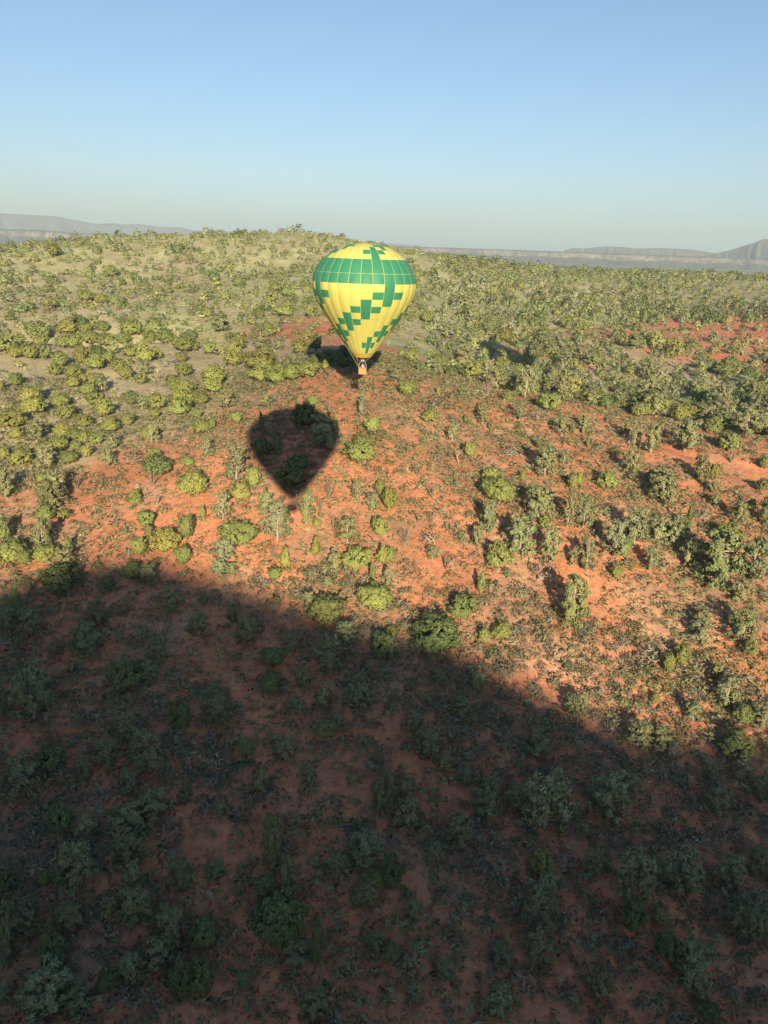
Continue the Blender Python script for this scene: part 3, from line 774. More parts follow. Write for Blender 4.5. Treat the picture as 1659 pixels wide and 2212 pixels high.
# ------------------------------------------------------------------ where the plants of the photograph stand: kind, x, foot y, width, height on enlarged tiles
TILE = 0.3767 / 1.50693
PLANTS = {
(0,1050): """j 50 270 180 120,j 345 165 190 110,j 165 190 110 90,j 130 310 120 90,j 280 325 140 110,j 240 260 110 60,j 385 325 110 120,j 370 210 120 60,j 520 390 140 130,j 475 465 110 100,
j 600 110 180 80,j 545 220 110 100,j 650 235 160 100,J 740 100 110 60,j 790 190 150 100,J 890 85 110 70,j 930 215 140 110,j 700 370 110 150,j 810 285 110 80,J 945 380 120 130,j 820 415 160 80,p 985 270 90 100,
J 1140 125 180 90,j 1070 190 120 80,j 1135 305 130 110,J 1330 115 170 70,J 1430 190 150 110,j 1300 190 130 70,J 1250 350 140 160,j 1350 320 100 110,g 1460 390 130 140,j 1600 265 190 130,j 1570 350 110 80,J 1590 470 140 120,
j 1040 440 140 110,j 1095 490 130 110,j 1215 540 110 90,p 1260 460 120 90,j 640 480 130 70,j 635 565 110 90,j 720 520 80 70,j 820 540 120 90,J 765 635 140 110,p 885 605 140 130,k 140 560 100 110,j 20 590 60 80,g 310 530 110 80,
j 265 710 180 110,p 340 650 100 80,J 295 805 190 120,j 515 740 150 110,j 565 845 160 90,j 725 920 150 120,j 820 730 150 90,j 905 825 160 160,k 1135 720 130 120,j 1115 900 120 110,J 1330 740 110 110,j 1360 760 160 80,J 1345 825 90 60,
p 1230 760 110 70,j 1500 610 150 150,j 1590 640 160 110,J 1580 740 190 80,J 1550 820 200 80,j 120 920 200 130,j 150 1010 120 80,p 320 1050 170 120,J 550 1000 150 110,j 520 1110 150 90,j 650 1020 120 90,J 740 1050 130 90,j 660 1110 100 80,
J 745 1175 110 110,j 600 1230 150 100,J 180 1250 180 120,j 40 1190 110 110,j 370 1150 130 90,p 400 1280 190 100,j 360 1390 100 80,p 980 1110 130 110,p 940 1250 140 150,J 960 960 170 80,j 840 1060 120 70,
y 185 210 70 40,y 290 195 60 40,y 470 190 50 60,y 555 275 60 40,y 210 420 70 40,y 430 390 50 40,y 365 530 60 40,y 455 540 60 60,y 215 545 50 40,y 465 655 70 50,y 650 660 100 40,y 985 600 70 60,y 1010 720 80 50,y 1030 640 60 40,y 1330 620 70 40,
y 865 870 120 50,y 745 825 60 40,y 640 945 70 50,y 20 945 60 50,y 30 735 60 40,y 20 520 60 40,y 630 770 60 50,y 1140 520 70 50,y 940 265 50 40,y 1350 440 70 50,y 1170 340 70 50,y 710 410 60 30,y 770 460 80 30,y 1500 160 50 30,y 400 940 80 40,y 290 870 70 40,
p 1320 1060 120 160,J 1270 1020 100 110,j 1330 1200 130 120,k 1370 1345 230 160,g 1155 1200 170 110,j 1625 1250 110 90,J 1660 1530 260 230,s 1030 1390 100 90,s 870 1450 120 130,s 1070 1530 110 70,J 1175 1580 110 90,d 1360 1590 150 170,
p 470 1590 230 260,p 60 1530 150 230,p 350 1500 90 90,o 660 1450 100 120,s 560 1330 120 80,o 1320 1420 110 110,o 260 1390 90 120,o 1540 1380 90 130,s 680 1300 150 40,s 850 1360 110 70""",
(625,1050): """j 20 250 80 120,j 150 280 130 80,p 245 290 100 70,j 400 240 160 140,p 600 240 180 100,p 745 240 110 90,p 260 90 150 80,j 350 390 180 130,j 510 360 130 110,j 680 350 100 70,J 190 560 200 180,J 190 620 170 100,j 600 430 240 130,
J 600 520 200 90,J 730 530 180 110,J 860 510 200 120,j 1000 490 200 100,J 940 280 160 100,C 1155 415 110 100,k 1065 250 110 130,k 1060 380 100 110,k 1200 360 150 140,k 1330 390 200 150,j 1590 350 130 60,s 380 560 90 60,s 490 610 130 70,s 570 600 100 60,
p 300 750 180 150,j 80 720 150 80,j 40 830 110 80,p 640 730 110 100,J 390 880 95 105,j 85 970 170 110,j 175 930 80 100,p 135 1180 130 180,q 390 1400 240 340,J 420 1560 180 170,J 530 1440 130 200,J 55 1510 170 190,
c 610 1000 70 220,k 990 900 230 200,j 1045 730 110 110,k 610 1160 160 160,p 740 1150 110 230,p 1160 1110 290 260,k 860 1440 240 240,k 950 1280 120 130,s 730 800 110 60,s 700 1230 100 90,
J 1465 1240 290 190,q 1465 830 90 230,s 1420 890 80 60,J 1565 970 160 160,s 1330 540 120 70,c 1285 700 40 70,o 1350 650 60 90,S 1500 1040 260 60,S 1415 1060 100 60,p 1430 1530 130 170,j 1620 1500 90 150,o 1200 1540 140 160,o 1260 1000 100 180,o 1190 790 90 130,s 1510 560 100 120""",
(1250,1050): """J 150 300 60 70,J 240 350 120 120,k 310 420 80 90,q 100 520 130 150,j 200 640 160 150,C 470 640 55 90,g 465 760 170 150,s 590 690 140 110,c 665 640 50 90,j 395 870 160 110,s 150 860 80 90,g 590 870 110 80,c 705 870 60 70,p 840 800 100 100,p 855 870 130 100,c 910 930 50 80,
s 400 1020 190 100,p 590 1030 120 150,j 740 1180 130 150,d 640 1230 200 190,g 490 1190 180 90,J 755 500 190 150,J 890 430 130 110,j 1015 480 150 160,p 690 420 190 200,p 1010 590 120 140,p 1110 600 110 130,p 1220 660 170 260,o 890 640 140 120,J 1420 770 210 160,j 1075 690 130 100,
p 1165 850 90 170,g 1330 860 170 120,S 1170 940 80 70,p 1530 970 140 150,p 1540 690 140 260,p 1630 960 60 110,q 1400 550 130 170,s 930 1020 140 50,g 1110 1160 200 110,c 1240 1150 50 130,c 1330 1100 70 130,p 1390 1350 220 260,p 1550 1230 90 130,C 1200 1390 100 110,J 920 1400 170 140,J 985 1590 290 220,
j 1630 1450 90 160,s 1600 1070 150 100,s 915 1100 60 45,o 290 1340 100 90,o 410 1520 110 130,o 180 1480 60 90,o 240 1560 50 60,J 45 1640 130 290,y 145 1350 60 40""",
(1875,1050): """J 550 830 180 110,J 890 870 130 150,J 1260 900 80 80,j 1170 960 150 110,j 1330 930 90 90,p 510 1060 110 150,p 640 1140 140 250,p 930 1130 250 230,j 1310 1120 200 160,o 1340 1220 100 110,J 265 1450 180 150,p 470 1330 140 220,s 470 1400 150 100,j 650 1390 110 110,p 730 1530 250 200,p 1080 1400 150 220,
j 1190 1370 110 140,p 1170 1480 90 90,s 1110 1140 120 50,j 1630 1270 100 100,c 100 1090 50 110,p 420 980 110 120,j 1600 1470 110 110,s 1450 1530 150 60,J 20 1420 80 120,p 60 960 110 150""",
(0,1600): """p 470 170 230 190,J 400 270 160 140,j 560 250 100 90,J 45 450 130 220,J 100 640 250 200,j 210 640 140 120,p 370 540 150 260,J 395 630 180 120,c 600 560 110 150,p 560 720 190 120,k 530 920 310 190,o 720 640 90 80,s 740 370 100 90,s 1080 380 90 100,s 1000 290 60 40,J 1265 330 140 150,p 1290 430 90 130,J 1170 90 110 100,
s 1410 200 120 100,j 1620 430 150 220,J 1220 570 130 160,d 1110 590 140 160,J 1450 540 250 150,j 1590 650 160 170,s 210 810 140 70,o 900 490 90 90,c 160 1150 140 290,p 270 1270 200 200,p 60 1230 150 200,o 1040 750 90 120,k 1150 780 170 150,p 1280 830 180 160,p 1480 1060 170 200,p 950 880 120 150,p 850 1190 190 200,p 770 1440 260 250,p 480 1430 120 120,
s 1090 1500 120 90,p 1380 1500 180 230,g 650 1560 130 60,s 1230 1250 120 100,s 930 1270 170 110""",
(625,1600): """J 400 500 310 230,q 270 260 160 230,C 100 240 80 110,q 740 450 270 330,P 650 230 160 210,P 990 300 170 290,J 1080 310 90 70,q 270 630 200 190,p 240 750 150 130,p 340 740 110 110,C 1065 580 120 170,p 1340 480 230 190,p 1240 720 130 180,J 1405 710 240 220,J 1640 640 100 160,c 1555 790 100 170,J 1620 410 150 180,p 1550 190 140 170,
o 1110 230 110 180,o 1230 380 90 150,o 700 590 100 140,C 810 690 150 190,J 715 780 125 115,S 615 640 80 45,S 960 720 130 50,S 870 770 80 40,p 1150 740 80 100,p 1170 850 110 90,c 1280 1010 100 130,J 1580 1070 320 250,j 1150 1190 330 230,p 1020 1080 120 200,y 1000 335 90 50,y 780 505 60 40,y 1290 150 60 30,y 1410 150 60 30,y 1470 775 70 40,
p 95 1000 90 120,p 340 1150 110 200,p 50 1260 170 150,p 480 1320 200 190,k 590 1240 80 80,p 850 1400 170 170,s 890 1260 110 80,p 1320 1340 200 130,k 1630 1490 160 260,k 700 1540 200 150,p 1160 1560 260 160,s 700 1020 130 90,s 1110 1260 120 100""",
(1250,1600): """J 50 130 120 130,j 45 630 100 150,p 890 390 150 290,p 1330 280 270 300,p 1170 580 280 330,J 1390 320 120 90,p 1430 640 170 300,g 1370 780 230 220,J 985 680 220 210,p 800 500 110 190,s 660 450 110 110,p 1590 310 120 300,p 1620 650 100 160,P 1620 1200 260 420,o 190 470 120 170,o 400 300 100 120,o 290 280 80 100,g 390 470 170 180,p 420 600 120 120,g 570 630 130 100,
o 530 690 110 90,S 575 740 110 60,o 270 700 90 120,s 240 110 90 60,p 40 830 90 170,s 170 890 110 60,s 440 780 70 50,s 380 910 100 130,s 560 910 110 130,g 670 890 150 80,j 670 1140 230 230,c 830 900 110 220,s 850 950 70 60,s 1160 920 170 140,p 1060 760 90 90,s 1140 750 70 60,g 165 1020 80 90,g 425 1030 110 80,s 270 1120 90 90,s 170 1200 100 110,
j 860 1320 110 130,J 1015 1290 190 130,S 910 1390 130 70,s 960 1440 150 80,S 1120 1410 150 80,s 1300 1460 90 80,s 1330 1290 170 150,s 1150 1020 110 70,j 60 1260 110 90,p 50 1480 150 220,k 460 1450 420 130,g 1060 1590 190 120,s 450 1300 90 90,s 940 930 60 70,d 510 1100 40 90,s 1470 1230 120 80""",
(1875,1600): """q 320 590 210 310,p 60 330 200 260,p 490 500 210 330,q 90 710 150 270,J 410 580 110 220,p 680 480 220 200,p 830 500 200 250,P 1170 880 370 460,p 970 670 160 220,j 1300 480 230 180,p 1500 800 250 330,p 1400 280 170 160,d 1420 350 130 90,j 1500 160 80 80,p 1190 130 100 100,p 740 140 250 150,g 1070 250 150 130,c 950 400 80 280,j 345 770 100 130,S 500 680 110 80,
p 1400 980 180 170,P 1420 1330 250 270,k 1500 1430 110 110,p 1080 1220 170 160,q 1050 1360 200 130,j 890 1540 150 200,S 270 1250 140 80,s 510 1250 160 130,g 610 1500 230 190,d 360 1430 130 110,S 260 1510 130 90,S 50 1590 110 140,d 150 1570 140 130,s 1100 1070 110 90,S 800 1080 80 60,s 850 1100 160 70,s 1430 1480 170 110,S 1085 1470 90 90,p 640 700 130 200,p 1620 300 120 220""",
(0,2150): """k 1095 260 270 200,p 1300 200 150 130,p 290 560 330 400,p 60 500 150 230,k 1560 630 170 240,p 1100 740 220 240,p 1290 1030 280 330,p 940 940 230 180,k 470 980 220 200,p 240 1210 260 290,p 740 1040 150 170,k 520 1530 190 220,s 350 1410 160 170,p 1130 1560 260 170,p 1120 1170 190 120,p 1600 1270 130 150,p 1360 1420 250 130,s 250 1530 110 90,s 870 560 80 70,s 750 670 90 70,y 1260 1120 80 60,p 740 1590 180 140""",
(625,2150): """j 680 310 190 180,p 210 560 220 160,p 180 440 200 150,s 280 300 120 60,p 960 260 160 150,p 1190 140 200 120,p 1130 420 150 120,p 900 500 160 140,j 1150 690 160 150,s 1020 640 130 80,p 1270 620 140 120,j 470 840 160 150,p 820 900 190 150,s 640 620 90 60,p 1420 480 250 140,g 1500 560 80 130,p 1430 310 180 100,p 590 1180 190 120,p 990 1080 150 110,s 1200 800 100 70,s 1450 830 120 80,s 1020 830 90 50,p 1610 1370 150 280,g 160 1100 150 90,p 230 1380 130 110,j 690 1500 150 130,s 1500 1470 110 80,s 1430 1530 100 60,s 900 1560 230 100""",
(1250,2150): """p 800 270 150 150,p 470 220 130 90,s 1110 330 90 130,g 1040 150 170 100,s 380 360 140 70,p 660 540 180 150,s 860 510 150 80,g 570 660 120 110,s 700 700 110 90,p 1320 890 230 200,s 1200 780 110 110,p 250 640 180 160,p 400 900 270 190,p 530 990 170 110,p 700 1110 140 150,p 900 1250 180 200,p 30 1330 130 300,p 190 1190 120 80,s 345 1170 110 70,p 210 1490 240 150,p 1390 1540 430 330,p 860 1420 260 200,p 1120 1300 200 150,s 1120 620 60 60,s 980 640 80 50,p 1610 490 170 140,s 620 1250 90 60,p 620 1540 150 150,s 1470 620 90 60""",
(1875,2150): """S 620 200 350 130,J 790 130 110 170,j 400 410 100 80,s 570 300 60 60,j 680 380 80 90,q 1270 430 240 210,p 1200 200 120 150,g 960 420 220 160,p 1010 550 160 130,j 1430 560 150 150,p 1580 590 150 150,S 1450 380 80 100,S 830 700 90 80,s 270 490 120 100,p 30 500 110 180,s 540 420 60 60,p 530 800 220 130,p 730 780 170 100,k 1370 880 260 160,p 1150 1050 150 150,p 280 1430 320 340,p 1200 1350 200 190,p 1600 1250 150 200,p 480 1190 160 110,s 870 1050 120 90,p 1440 1080 160 110""",
(0,2733): """p 700 450 260 320,p 510 430 140 130,j 390 420 80 130,k 40 510 150 180,p 1080 120 200 130,p 1100 260 250 120,p 1160 500 130 220,p 1180 740 260 200,p 1580 480 180 230,p 60 1180 170 400,p 230 850 230 230,p 640 820 230 180,s 590 560 260 100,k 490 1180 190 250,s 340 580 110 70,s 540 670 160 70,p 1480 940 210 260,s 1210 1000 140 70,k 930 1310 150 110,p 1130 1210 170 130,p 1370 1180 230 120,k 1590 1400 200 250,p 380 1640 380 300,p 660 1560 220 170,p 40 1420 110 90,p 960 700 160 120""",
(625,2733): """p 700 330 170 330,p 820 560 150 300,p 640 560 190 150,k 760 990 390 370,c 1060 1180 120 330,p 900 1170 230 150,k 80 1400 190 330,p 470 1320 130 120,p 560 760 150 140,p 1480 270 280 220,p 1250 370 200 150,p 1490 640 220 190,j 1590 430 170 110,k 110 940 240 80,p 200 370 150 120,s 440 1080 120 70,s 620 1080 120 80,p 1580 1000 170 130,s 300 660 90 60,p 1040 1590 220 150,s 830 1280 100 80,s 1350 1100 200 100""",
(1250,2733): """k 60 450 170 240,p 430 250 180 150,j 1350 330 200 190,p 1420 500 170 150,p 1320 900 260 350,p 1320 1150 230 250,p 990 1120 190 170,g 690 880 90 70,s 300 960 150 100,p 240 690 130 130,p 990 1590 220 150,s 200 1180 200 130,k 60 1060 150 110,s 380 1240 80 60,p 530 1230 150 110,p 640 130 260 110,p 250 1450 150 120""",
(1875,2733): """p 470 600 330 380,p 860 500 330 300,p 1300 480 250 210,k 480 820 170 240,j 720 750 150 130,p 1380 960 230 330,p 990 1130 220 160,p 990 1300 260 200,k 780 1050 180 180,p 190 1450 200 200,k 1130 1590 160 130,j 1610 200 120 110,p 180 330 200 150,p 1560 350 200 170,p 1570 900 150 180""",
}
BASE = {'j': 'j', 'J': 'j', 'k': 'j', 'c': 'c', 'C': 'c', 'p': 'p', 'P': 'p', 'q': 'p', 's': 's', 'S': 's', 'g': 's', 'y': 'y', 'o': 'o', 'd': 'd'}
rec = []
for (ox, oy), txt in PLANTS.items():
    for it in txt.replace('\n', '').split(','):
        k, x, y, w, h = it.split(); x, y, w, h = (float(t) for t in (x, y, w, h))
        rec.append((k, (ox + x * 0.3767) / 1.50693, (oy + y * 0.3767) / 1.50693, w * TILE, h * TILE))
KD = [r_[0] for r_ in rec]; RX, RY, RW, RH = (np.array([r_[i] for r_ in rec]) for i in (1, 2, 3, 4))
ang = np.arcsin(-pdir(RX, RY)[:, 2])
fy = RY - 0.32 * RW * np.sin(ang)                 # the foot stands a little behind the lowest leaves
P = cast(RX, fy)
plants = []                                       # kind, position, width, height, listed?
for k, p, w, h, a, x, y in zip(KD, P, RW, RH, ang, RX, RY):
    if np.isnan(p[0]): continue
    Rr_ = np.linalg.norm(p - CAM); W = w * Rr_ / FPX; hh = h * Rr_ / FPX
    Hh = math.sqrt(max(hh * hh - (0.8 * W * math.sin(a)) ** 2, (0.35 * W) ** 2)) / math.cos(a)
    b_ = BASE[k]
    if b_ == 'p': Hh = max(Hh, W * 1.05); W *= 1.02
    if b_ == 'j': Hh = np.clip(Hh, 0.8 * W, 1.7 * W); W *= 1.08
    if b_ == 's': Hh = np.clip(Hh, 0.4 * W, 0.95 * W); W *= 1.12
    if b_ == 'y': Hh = min(Hh, 0.7 * W)
    if b_ == 'o': Hh = max(Hh, 1.3 * W)
    plants.append([k, p, W, Hh, True])

# ------------------------------------------------------------------ the rest of the woodland: spread over the ground itself
def visible(p, top):
    """is the plant's tip in the frame and not behind a rise?"""
    q = p + np.array([0, 0, 1.0]) * top[:, None]
    x, y, z = project(q)
    inside = (z > 5) & (x > -60) & (x < 1720) & (y > 380) & (y < 2320)
    t = np.linspace(0.06, 0.97, 60)
    L = CAM + (q - CAM)[:, None] * t[None, :, None]
    clear = (L[..., 2] > hfast(L[..., 0], L[..., 1]) - 0.8).all(1)
    return inside & clear

def scatter(n, r0, r1, a0=-31, a1=31):
    a = np.radians(rng.uniform(a0, a1, n)); r = np.sqrt(rng.uniform(r0 ** 2, r1 ** 2, n))
    x, y = r * np.sin(a), r * np.cos(a)
    return x, y

x, y = scatter(26000, 150, 700)
z = hfast(x, y); p = np.c_[x, y, z]
sx, sy, _ = project(p)
cl = fbm(x / 35, y / 35, 4, 91); cl2 = fbm(x / 9, y / 9, 3, 92)
# how thickly the plants stand: open on the big hill and its straw-coloured top, close in the valley at right
dens = np.full(len(x), 0.0)
r = np.hypot(x, y); azd = np.degrees(np.arctan2(x, y))
hill = (azd < 3); right = ~hill
dens = np.where(hill, 0.68 + 0.45 * cl, 0.75 + 0.35 * cl)
dens = np.where(right & (r < 400), 0.60 + 0.35 * cl, dens)
dens = np.where(right & (np.hypot(x - 41, y - 262) < 20), 0.42, dens)
dens = np.where(right & (r > 470) & (azd > 14), 0.42 + 0.35 * cl, dens)
dens = np.where(r > 590, 0.75 + 0.3 * cl, dens)                       # thicket along the rim of the plateau
dens = np.where(hill & (r > 455), 0.42 + 0.3 * cl, dens)
dens = np.where(hill & (r < 250), 0.02, dens)                         # left slope: listed one by one above
dens = np.where((azd > -8) & (azd < 4) & (r > 215) & (r < 275), 0.16, dens)
dens = np.where((azd > 18) & (r > 360) & (r < 408), 0.16, dens)       # red ledge stays bare
dens = np.where((r < 168), 0.0, dens)
for k_ in plants:                                                      # keep clear of the plants already listed
    dens[(np.hypot(x - k_[1][0], y - k_[1][1]) < 0.42 * k_[2] + 1.2)] = 0
keep = (rng.uniform(0, 1, len(x)) < dens * 0.62) & (cl2 > -0.55)
p = p[keep]; azk = azd[keep]; rk = r[keep]; clk = cl[keep]
sel = np.ones(len(p), bool); cell = {}
for i in range(len(p)):                                               # no two trunks in one spot
    key = (int(p[i, 0] // 3.2), int(p[i, 1] // 3.2))
    if key in cell: sel[i] = False
    cell[key] = 1
p = p[sel]; azk = azk[sel]; rk = rk[sel]; clk = clk[sel]
size = np.exp(rng.normal(0, 0.34, len(p)))
W = np.where(azk < 3, 3.1, 3.7) * size; W = np.clip(W, 1.1, 7.5)
tree = (azk > 3) & (rk < 470) & (rng.uniform(0, 1, len(p)) < 0.72)
H = np.where(tree, W * rng.uniform(0.75, 1.15, len(p)), W * rng.uniform(0.6, 0.95, len(p)))
vis = visible(p, H)
p, W, H, tree, rk, azk = p[vis], W[vis], H[vis], tree[vis], rk[vis], azk[vis]
app = W / np.linalg.norm(p - CAM, axis=1)
order = np.argsort(-app)
xb, yb = scatter(1500, 84, 178, -33, 33)
pb = np.c_[xb, yb, hfast(xb, yb)]; cb = fbm((xb * 0.65 + yb * 0.75) / 14, (xb * 0.75 - yb * 0.65) / 40, 3, 555)
okb = (cb > -0.05) & visible(pb, np.full(len(pb), 0.8)); n_s = sum(BASE[k_[0]] == 's' for k_ in plants)
sxb, syb, _ = project(pb); okb &= syb < np.interp(sxb, EDGE[:, 0], EDGE[:, 1]) + 60
for q_ in pb[okb]:
    if n_s >= 295: break
    if min((np.hypot(q_[0] - k_[1][0], q_[1] - k_[1][1]) - 0.5 * k_[2] for k_ in plants)) < 0.9: continue
    w_ = float(np.exp(rng.normal(0.45, 0.3))); plants.append([str(rng.choice(['s', 'S', 's', 'g'])), q_, w_, w_ * rng.uniform(0.5, 0.8), False]); n_s += 1
nj = sum(BASE[k_[0]] in 'j' for k_ in plants); np_ = sum(BASE[k_[0]] == 'p' for k_ in plants)
mass = []
for i in order:
    if tree[i] and np_ < 300: plants.append([rng.choice(['p', 'p', 'P', 'q']), p[i], W[i], H[i], False]); np_ += 1
    elif not tree[i] and nj < 300: plants.append([rng.choice(['j', 'k', 'j', 'J']), p[i], W[i], H[i], False]); nj += 1
    else: mass.append(i)
mass = np.array(mass)

# far bushes nobody could pick out singly: one mass of small leaf clumps
def bush_lod(seed, tall):
    r_ = np.random.default_rng(seed); n = 104
    d = r_.normal(size=(n, 3)); d /= np.linalg.norm(d, axis=1, keepdims=True); d[:, 2] = np.abs(d[:, 2]) * 1.15 - 0.2
    c = d * 0.40 * r_.uniform(0.6, 1.08, (n, 1)); c[:, 2] = (c[:, 2] + 0.10) / 0.5
    if tall: c[:, :2] *= np.clip(1.15 - c[:, 2:] * 0.6, 0.3, 1.1)
    return leaf_quads(c, d + r_.normal(size=(n, 3)) * 0.5, r_.uniform(0.06, 0.115, n), r_, 0.7, soft=d + np.array([0, 0, 0.15]))
lods = [bush_lod(700 + i, i >= 4) for i in range(8)]
def merge(pos, W, H, shapes, pick, cols, sink=0.03):
    V, Q, Cc, Nn = [], [], [], []; n0 = 0
    a = rng.uniform(0, 6.28, len(pos))
    for v in range(len(shapes)):
        s_ = np.where(pick == v)[0]
        if not len(s_): continue
        b_, q, nb = shapes[v]; c, s2 = np.cos(a[s_])[:, None], np.sin(a[s_])[:, None]
        X_ = (b_[None, :, 0] * c - b_[None, :, 1] * s2) * W[s_, None]; Y_ = (b_[None, :, 0] * s2 + b_[None, :, 1] * c) * W[s_, None]
        Z_ = (b_[None, :, 2] - sink) * H[s_, None]
        V.append((np.stack([X_, Y_, Z_], -1) + pos[s_, None]).reshape(-1, 3))
        Nn.append(np.stack([nb[None, :, 0] * c - nb[None, :, 1] * s2, nb[None, :, 0] * s2 + nb[None, :, 1] * c, np.repeat(nb[None, :, 2], len(s_), 0)], -1).reshape(-1, 3))
        Q.append((q[None] + (np.arange(len(s_)) * len(b_))[:, None, None]).reshape(-1, 4) + n0)
        Cc.append(np.repeat(cols[s_], len(b_), axis=0)); n0 += len(s_) * len(b_)
    return np.concatenate(V), np.concatenate(Q), np.concatenate(Cc), np.concatenate(Nn)
def tint(base, n, var=0.13):
    base = np.asarray(base, float); v = np.exp(rng.normal(0, var, (n, 1))); h = rng.normal(0, 0.05, (n, 1))
    return np.clip(base * v * np.c_[1 + h, np.ones(n), 1 - 0.5 * h], 0.02, 0.8)
if len(mass):
    pk = np.where(tree[mass], rng.integers(4, 8, len(mass)), rng.integers(0, 4, len(mass)))
    pal = np.array([COLORS['p'], COLORS['P'], COLORS['q'], COLORS['j'], COLORS['k']])[rng.integers(0, 5, len(mass))]
    V, q, c, N = merge(p[mass], W[mass] * 1.15, H[mass] * 1.05, lods, pk, tint(pal, len(mass)))
    link('distant_juniper_scrub', mesh_from('distant_juniper_scrub', V, q, [M_STUFF], colors=c, normals=N), kind='stuff', label='countless small junipers and scrub covering the far hill and valley')

# low scrub between the junipers of the far slopes
x, y = scatter(44000, 150, 640); zz = hfast(x, y)
cl = fbm(x / 16, y / 16, 4, 191); keep = rng.uniform(0, 1, len(x)) < np.clip(0.5 + 0.9 * cl, 0, 1)
x, y, zz = x[keep], y[keep], zz[keep]; pp = np.c_[x, y, zz]
W2 = np.exp(rng.normal(-0.1, 0.4, len(x))) * np.where(np.hypot(x, y) > 260, 1.7, 0.9)
v2 = visible(pp, W2 * 0.6 + 0.3); pp, W2 = pp[v2], W2[v2]
tufts = [scrub(800 + i, n=9, spiky=0.6, leaf=0.25) for i in range(6)]
pal = np.array([(0.29, 0.325, 0.16), (0.33, 0.355, 0.185), (0.26, 0.30, 0.14), (0.37, 0.385, 0.21)])[rng.integers(0, 4, len(pp))]
V, q, c, N = merge(pp, W2, W2 * 0.55, tufts, rng.integers(0, 6, len(pp)), tint(pal, len(pp)))
link('low_scrub', mesh_from('low_scrub', V, q, [M_STUFF], colors=c, normals=N), kind='stuff', label='low brownish scrub scattered over the far slopes')

# grass tussocks and seedlings on the near slope
def knoll_scatter(n, scale, seed, thr, w0, w1, hk, pal, nm, lab, nleaf, leaf, spiky, r0=27, r1=185):
    x, y = scatter(n, r0, r1, -46, 46); al, ac = x * 0.75 - y * 0.65, x * 0.65 + y * 0.75      # drifts run down the drainage lines
    cl = fbm(ac / (scale * 0.62), al / (scale * 1.9), 4, seed) + 0.25 * fbm(x / 3, y / 3, 3, seed + 7)
    k_ = cl > thr + rng.uniform(-0.25, 0.25, len(x)); x, y = x[k_], y[k_]
    pp = np.c_[x, y, hfast(x, y)]; W = np.exp(rng.uniform(math.log(w0), math.log(w1), len(x)))
    v = visible(pp, W * hk + 0.2); pp, W = pp[v], W[v]
    sh = [scrub(seed * 10 + i, n=nleaf, spiky=spiky, leaf=leaf) for i in range(6)]
    cc = np.array(pal)[rng.integers(0, len(pal), len(pp))]
    V, q, c, N = merge(pp, W, W * hk, sh, rng.integers(0, 6, len(pp)), tint(cc, len(pp)))
    link(nm, mesh_from(nm, V, q, [M_STUFF], colors=c, normals=N), kind='stuff', label=lab); return len(pp)
knoll_scatter(60000, 14, 301, -0.05, 0.35, 1.1, 0.6, [(0.26, 0.26, 0.15), (0.31, 0.28, 0.165), (0.23, 0.245, 0.135), (0.20, 0.20, 0.11)], 'grass_tussocks', 'dry grass tussocks and seedlings sprinkled over the red slope', 7, 0.29, 1.0)
knoll_scatter(24000, 20, 331, -0.18, 0.8, 2.0, 0.55, [(0.27, 0.29, 0.19), (0.25, 0.27, 0.15), (0.30, 0.30, 0.19), (0.20, 0.225, 0.12)], 'sage_scrub', 'grey-green knee-high scrub in drifts on the red slope', 17, 0.20, 0.8)

knoll_scatter(9500, 16, 351, 0.0, 0.8, 2.3, 0.6, [(0.24, 0.26, 0.21), (0.20, 0.225, 0.16), (0.16, 0.195, 0.12), (0.25, 0.25, 0.20)], 'valley_brush', 'grey brush thick at the foot of the slope', 34, 0.13, 0.9, 27, 92)

# loose stones
def stones(n, nm, lab, pal, w0, w1, area):
    ico = np.array([(0,0,1),(0.9,0,0.3),(0.2,0.85,0.35),(-0.75,0.5,0.3),(-0.7,-0.55,0.25),(0.3,-0.9,0.3),(0.6,0.5,-0.5),(-0.3,0.7,-0.5),(-0.8,-0.1,-0.5),(-0.1,-0.8,-0.5),(0.7,-0.5,-0.5)], float) * 0.5
    f = np.array([(0,1,2),(0,2,3),(0,3,4),(0,4,5),(0,5,1),(1,6,2),(2,6,7),(2,7,3),(3,7,8),(3,8,4),(4,8,9),(4,9,5),(5,9,10),(5,10,1),(1,10,6)])
    pts = area(n); pts = np.c_[pts, hfast(pts[:, 0], pts[:, 1])]
    V = ico[None] * (np.exp(rng.uniform(math.log(w0), math.log(w1), n)))[:, None, None] * rng.uniform(0.7, 1.3, (n, 1, 3)) + pts[:, None]
    F = (f[None] + (np.arange(n) * len(ico))[:, None, None]).reshape(-1, 3)
    c = np.repeat(tint(np.array(pal)[rng.integers(0, len(pal), n)], n, 0.15), len(ico), axis=0)
    link(nm, mesh_from(nm, V.reshape(-1, 3), F, [M_STONE], colors=c), kind='stuff', label=lab)
M_STONE, nd, ln, b = material('stone', rough=0.9, spec=0.1)
at = nd.new('ShaderNodeAttribute'); at.attribute_name = 'col'; ln.new(at.outputs['Color'], b.inputs['Base Color'])
def over_knoll(n):
    x, y = scatter(n, 36, 170, -34, 34); return np.c_[x, y]
stones(1500, 'stones', 'small pale and red stones strewn over the near slope', [(0.42, 0.22, 0.13), (0.48, 0.36, 0.27), (0.36, 0.16, 0.09), (0.5, 0.42, 0.34)], 0.12, 0.4, over_knoll)
def ledge(n):
    L = np.array([(1250,1690),(1330,1680),(1420,1672),(1480,1668),(1420,1640),(1250,1500)]); i = rng.integers(0, 4, n)
    u = rng.uniform(0, 1, n)[:, None]; q = L[i] * (1 - u) + L[np.minimum(i + 1, 5)] * u + rng.normal(size=(n, 2)) * np.array([26, 7])
    g = cast(q[:, 0], q[:, 1]); return g[:, :2]
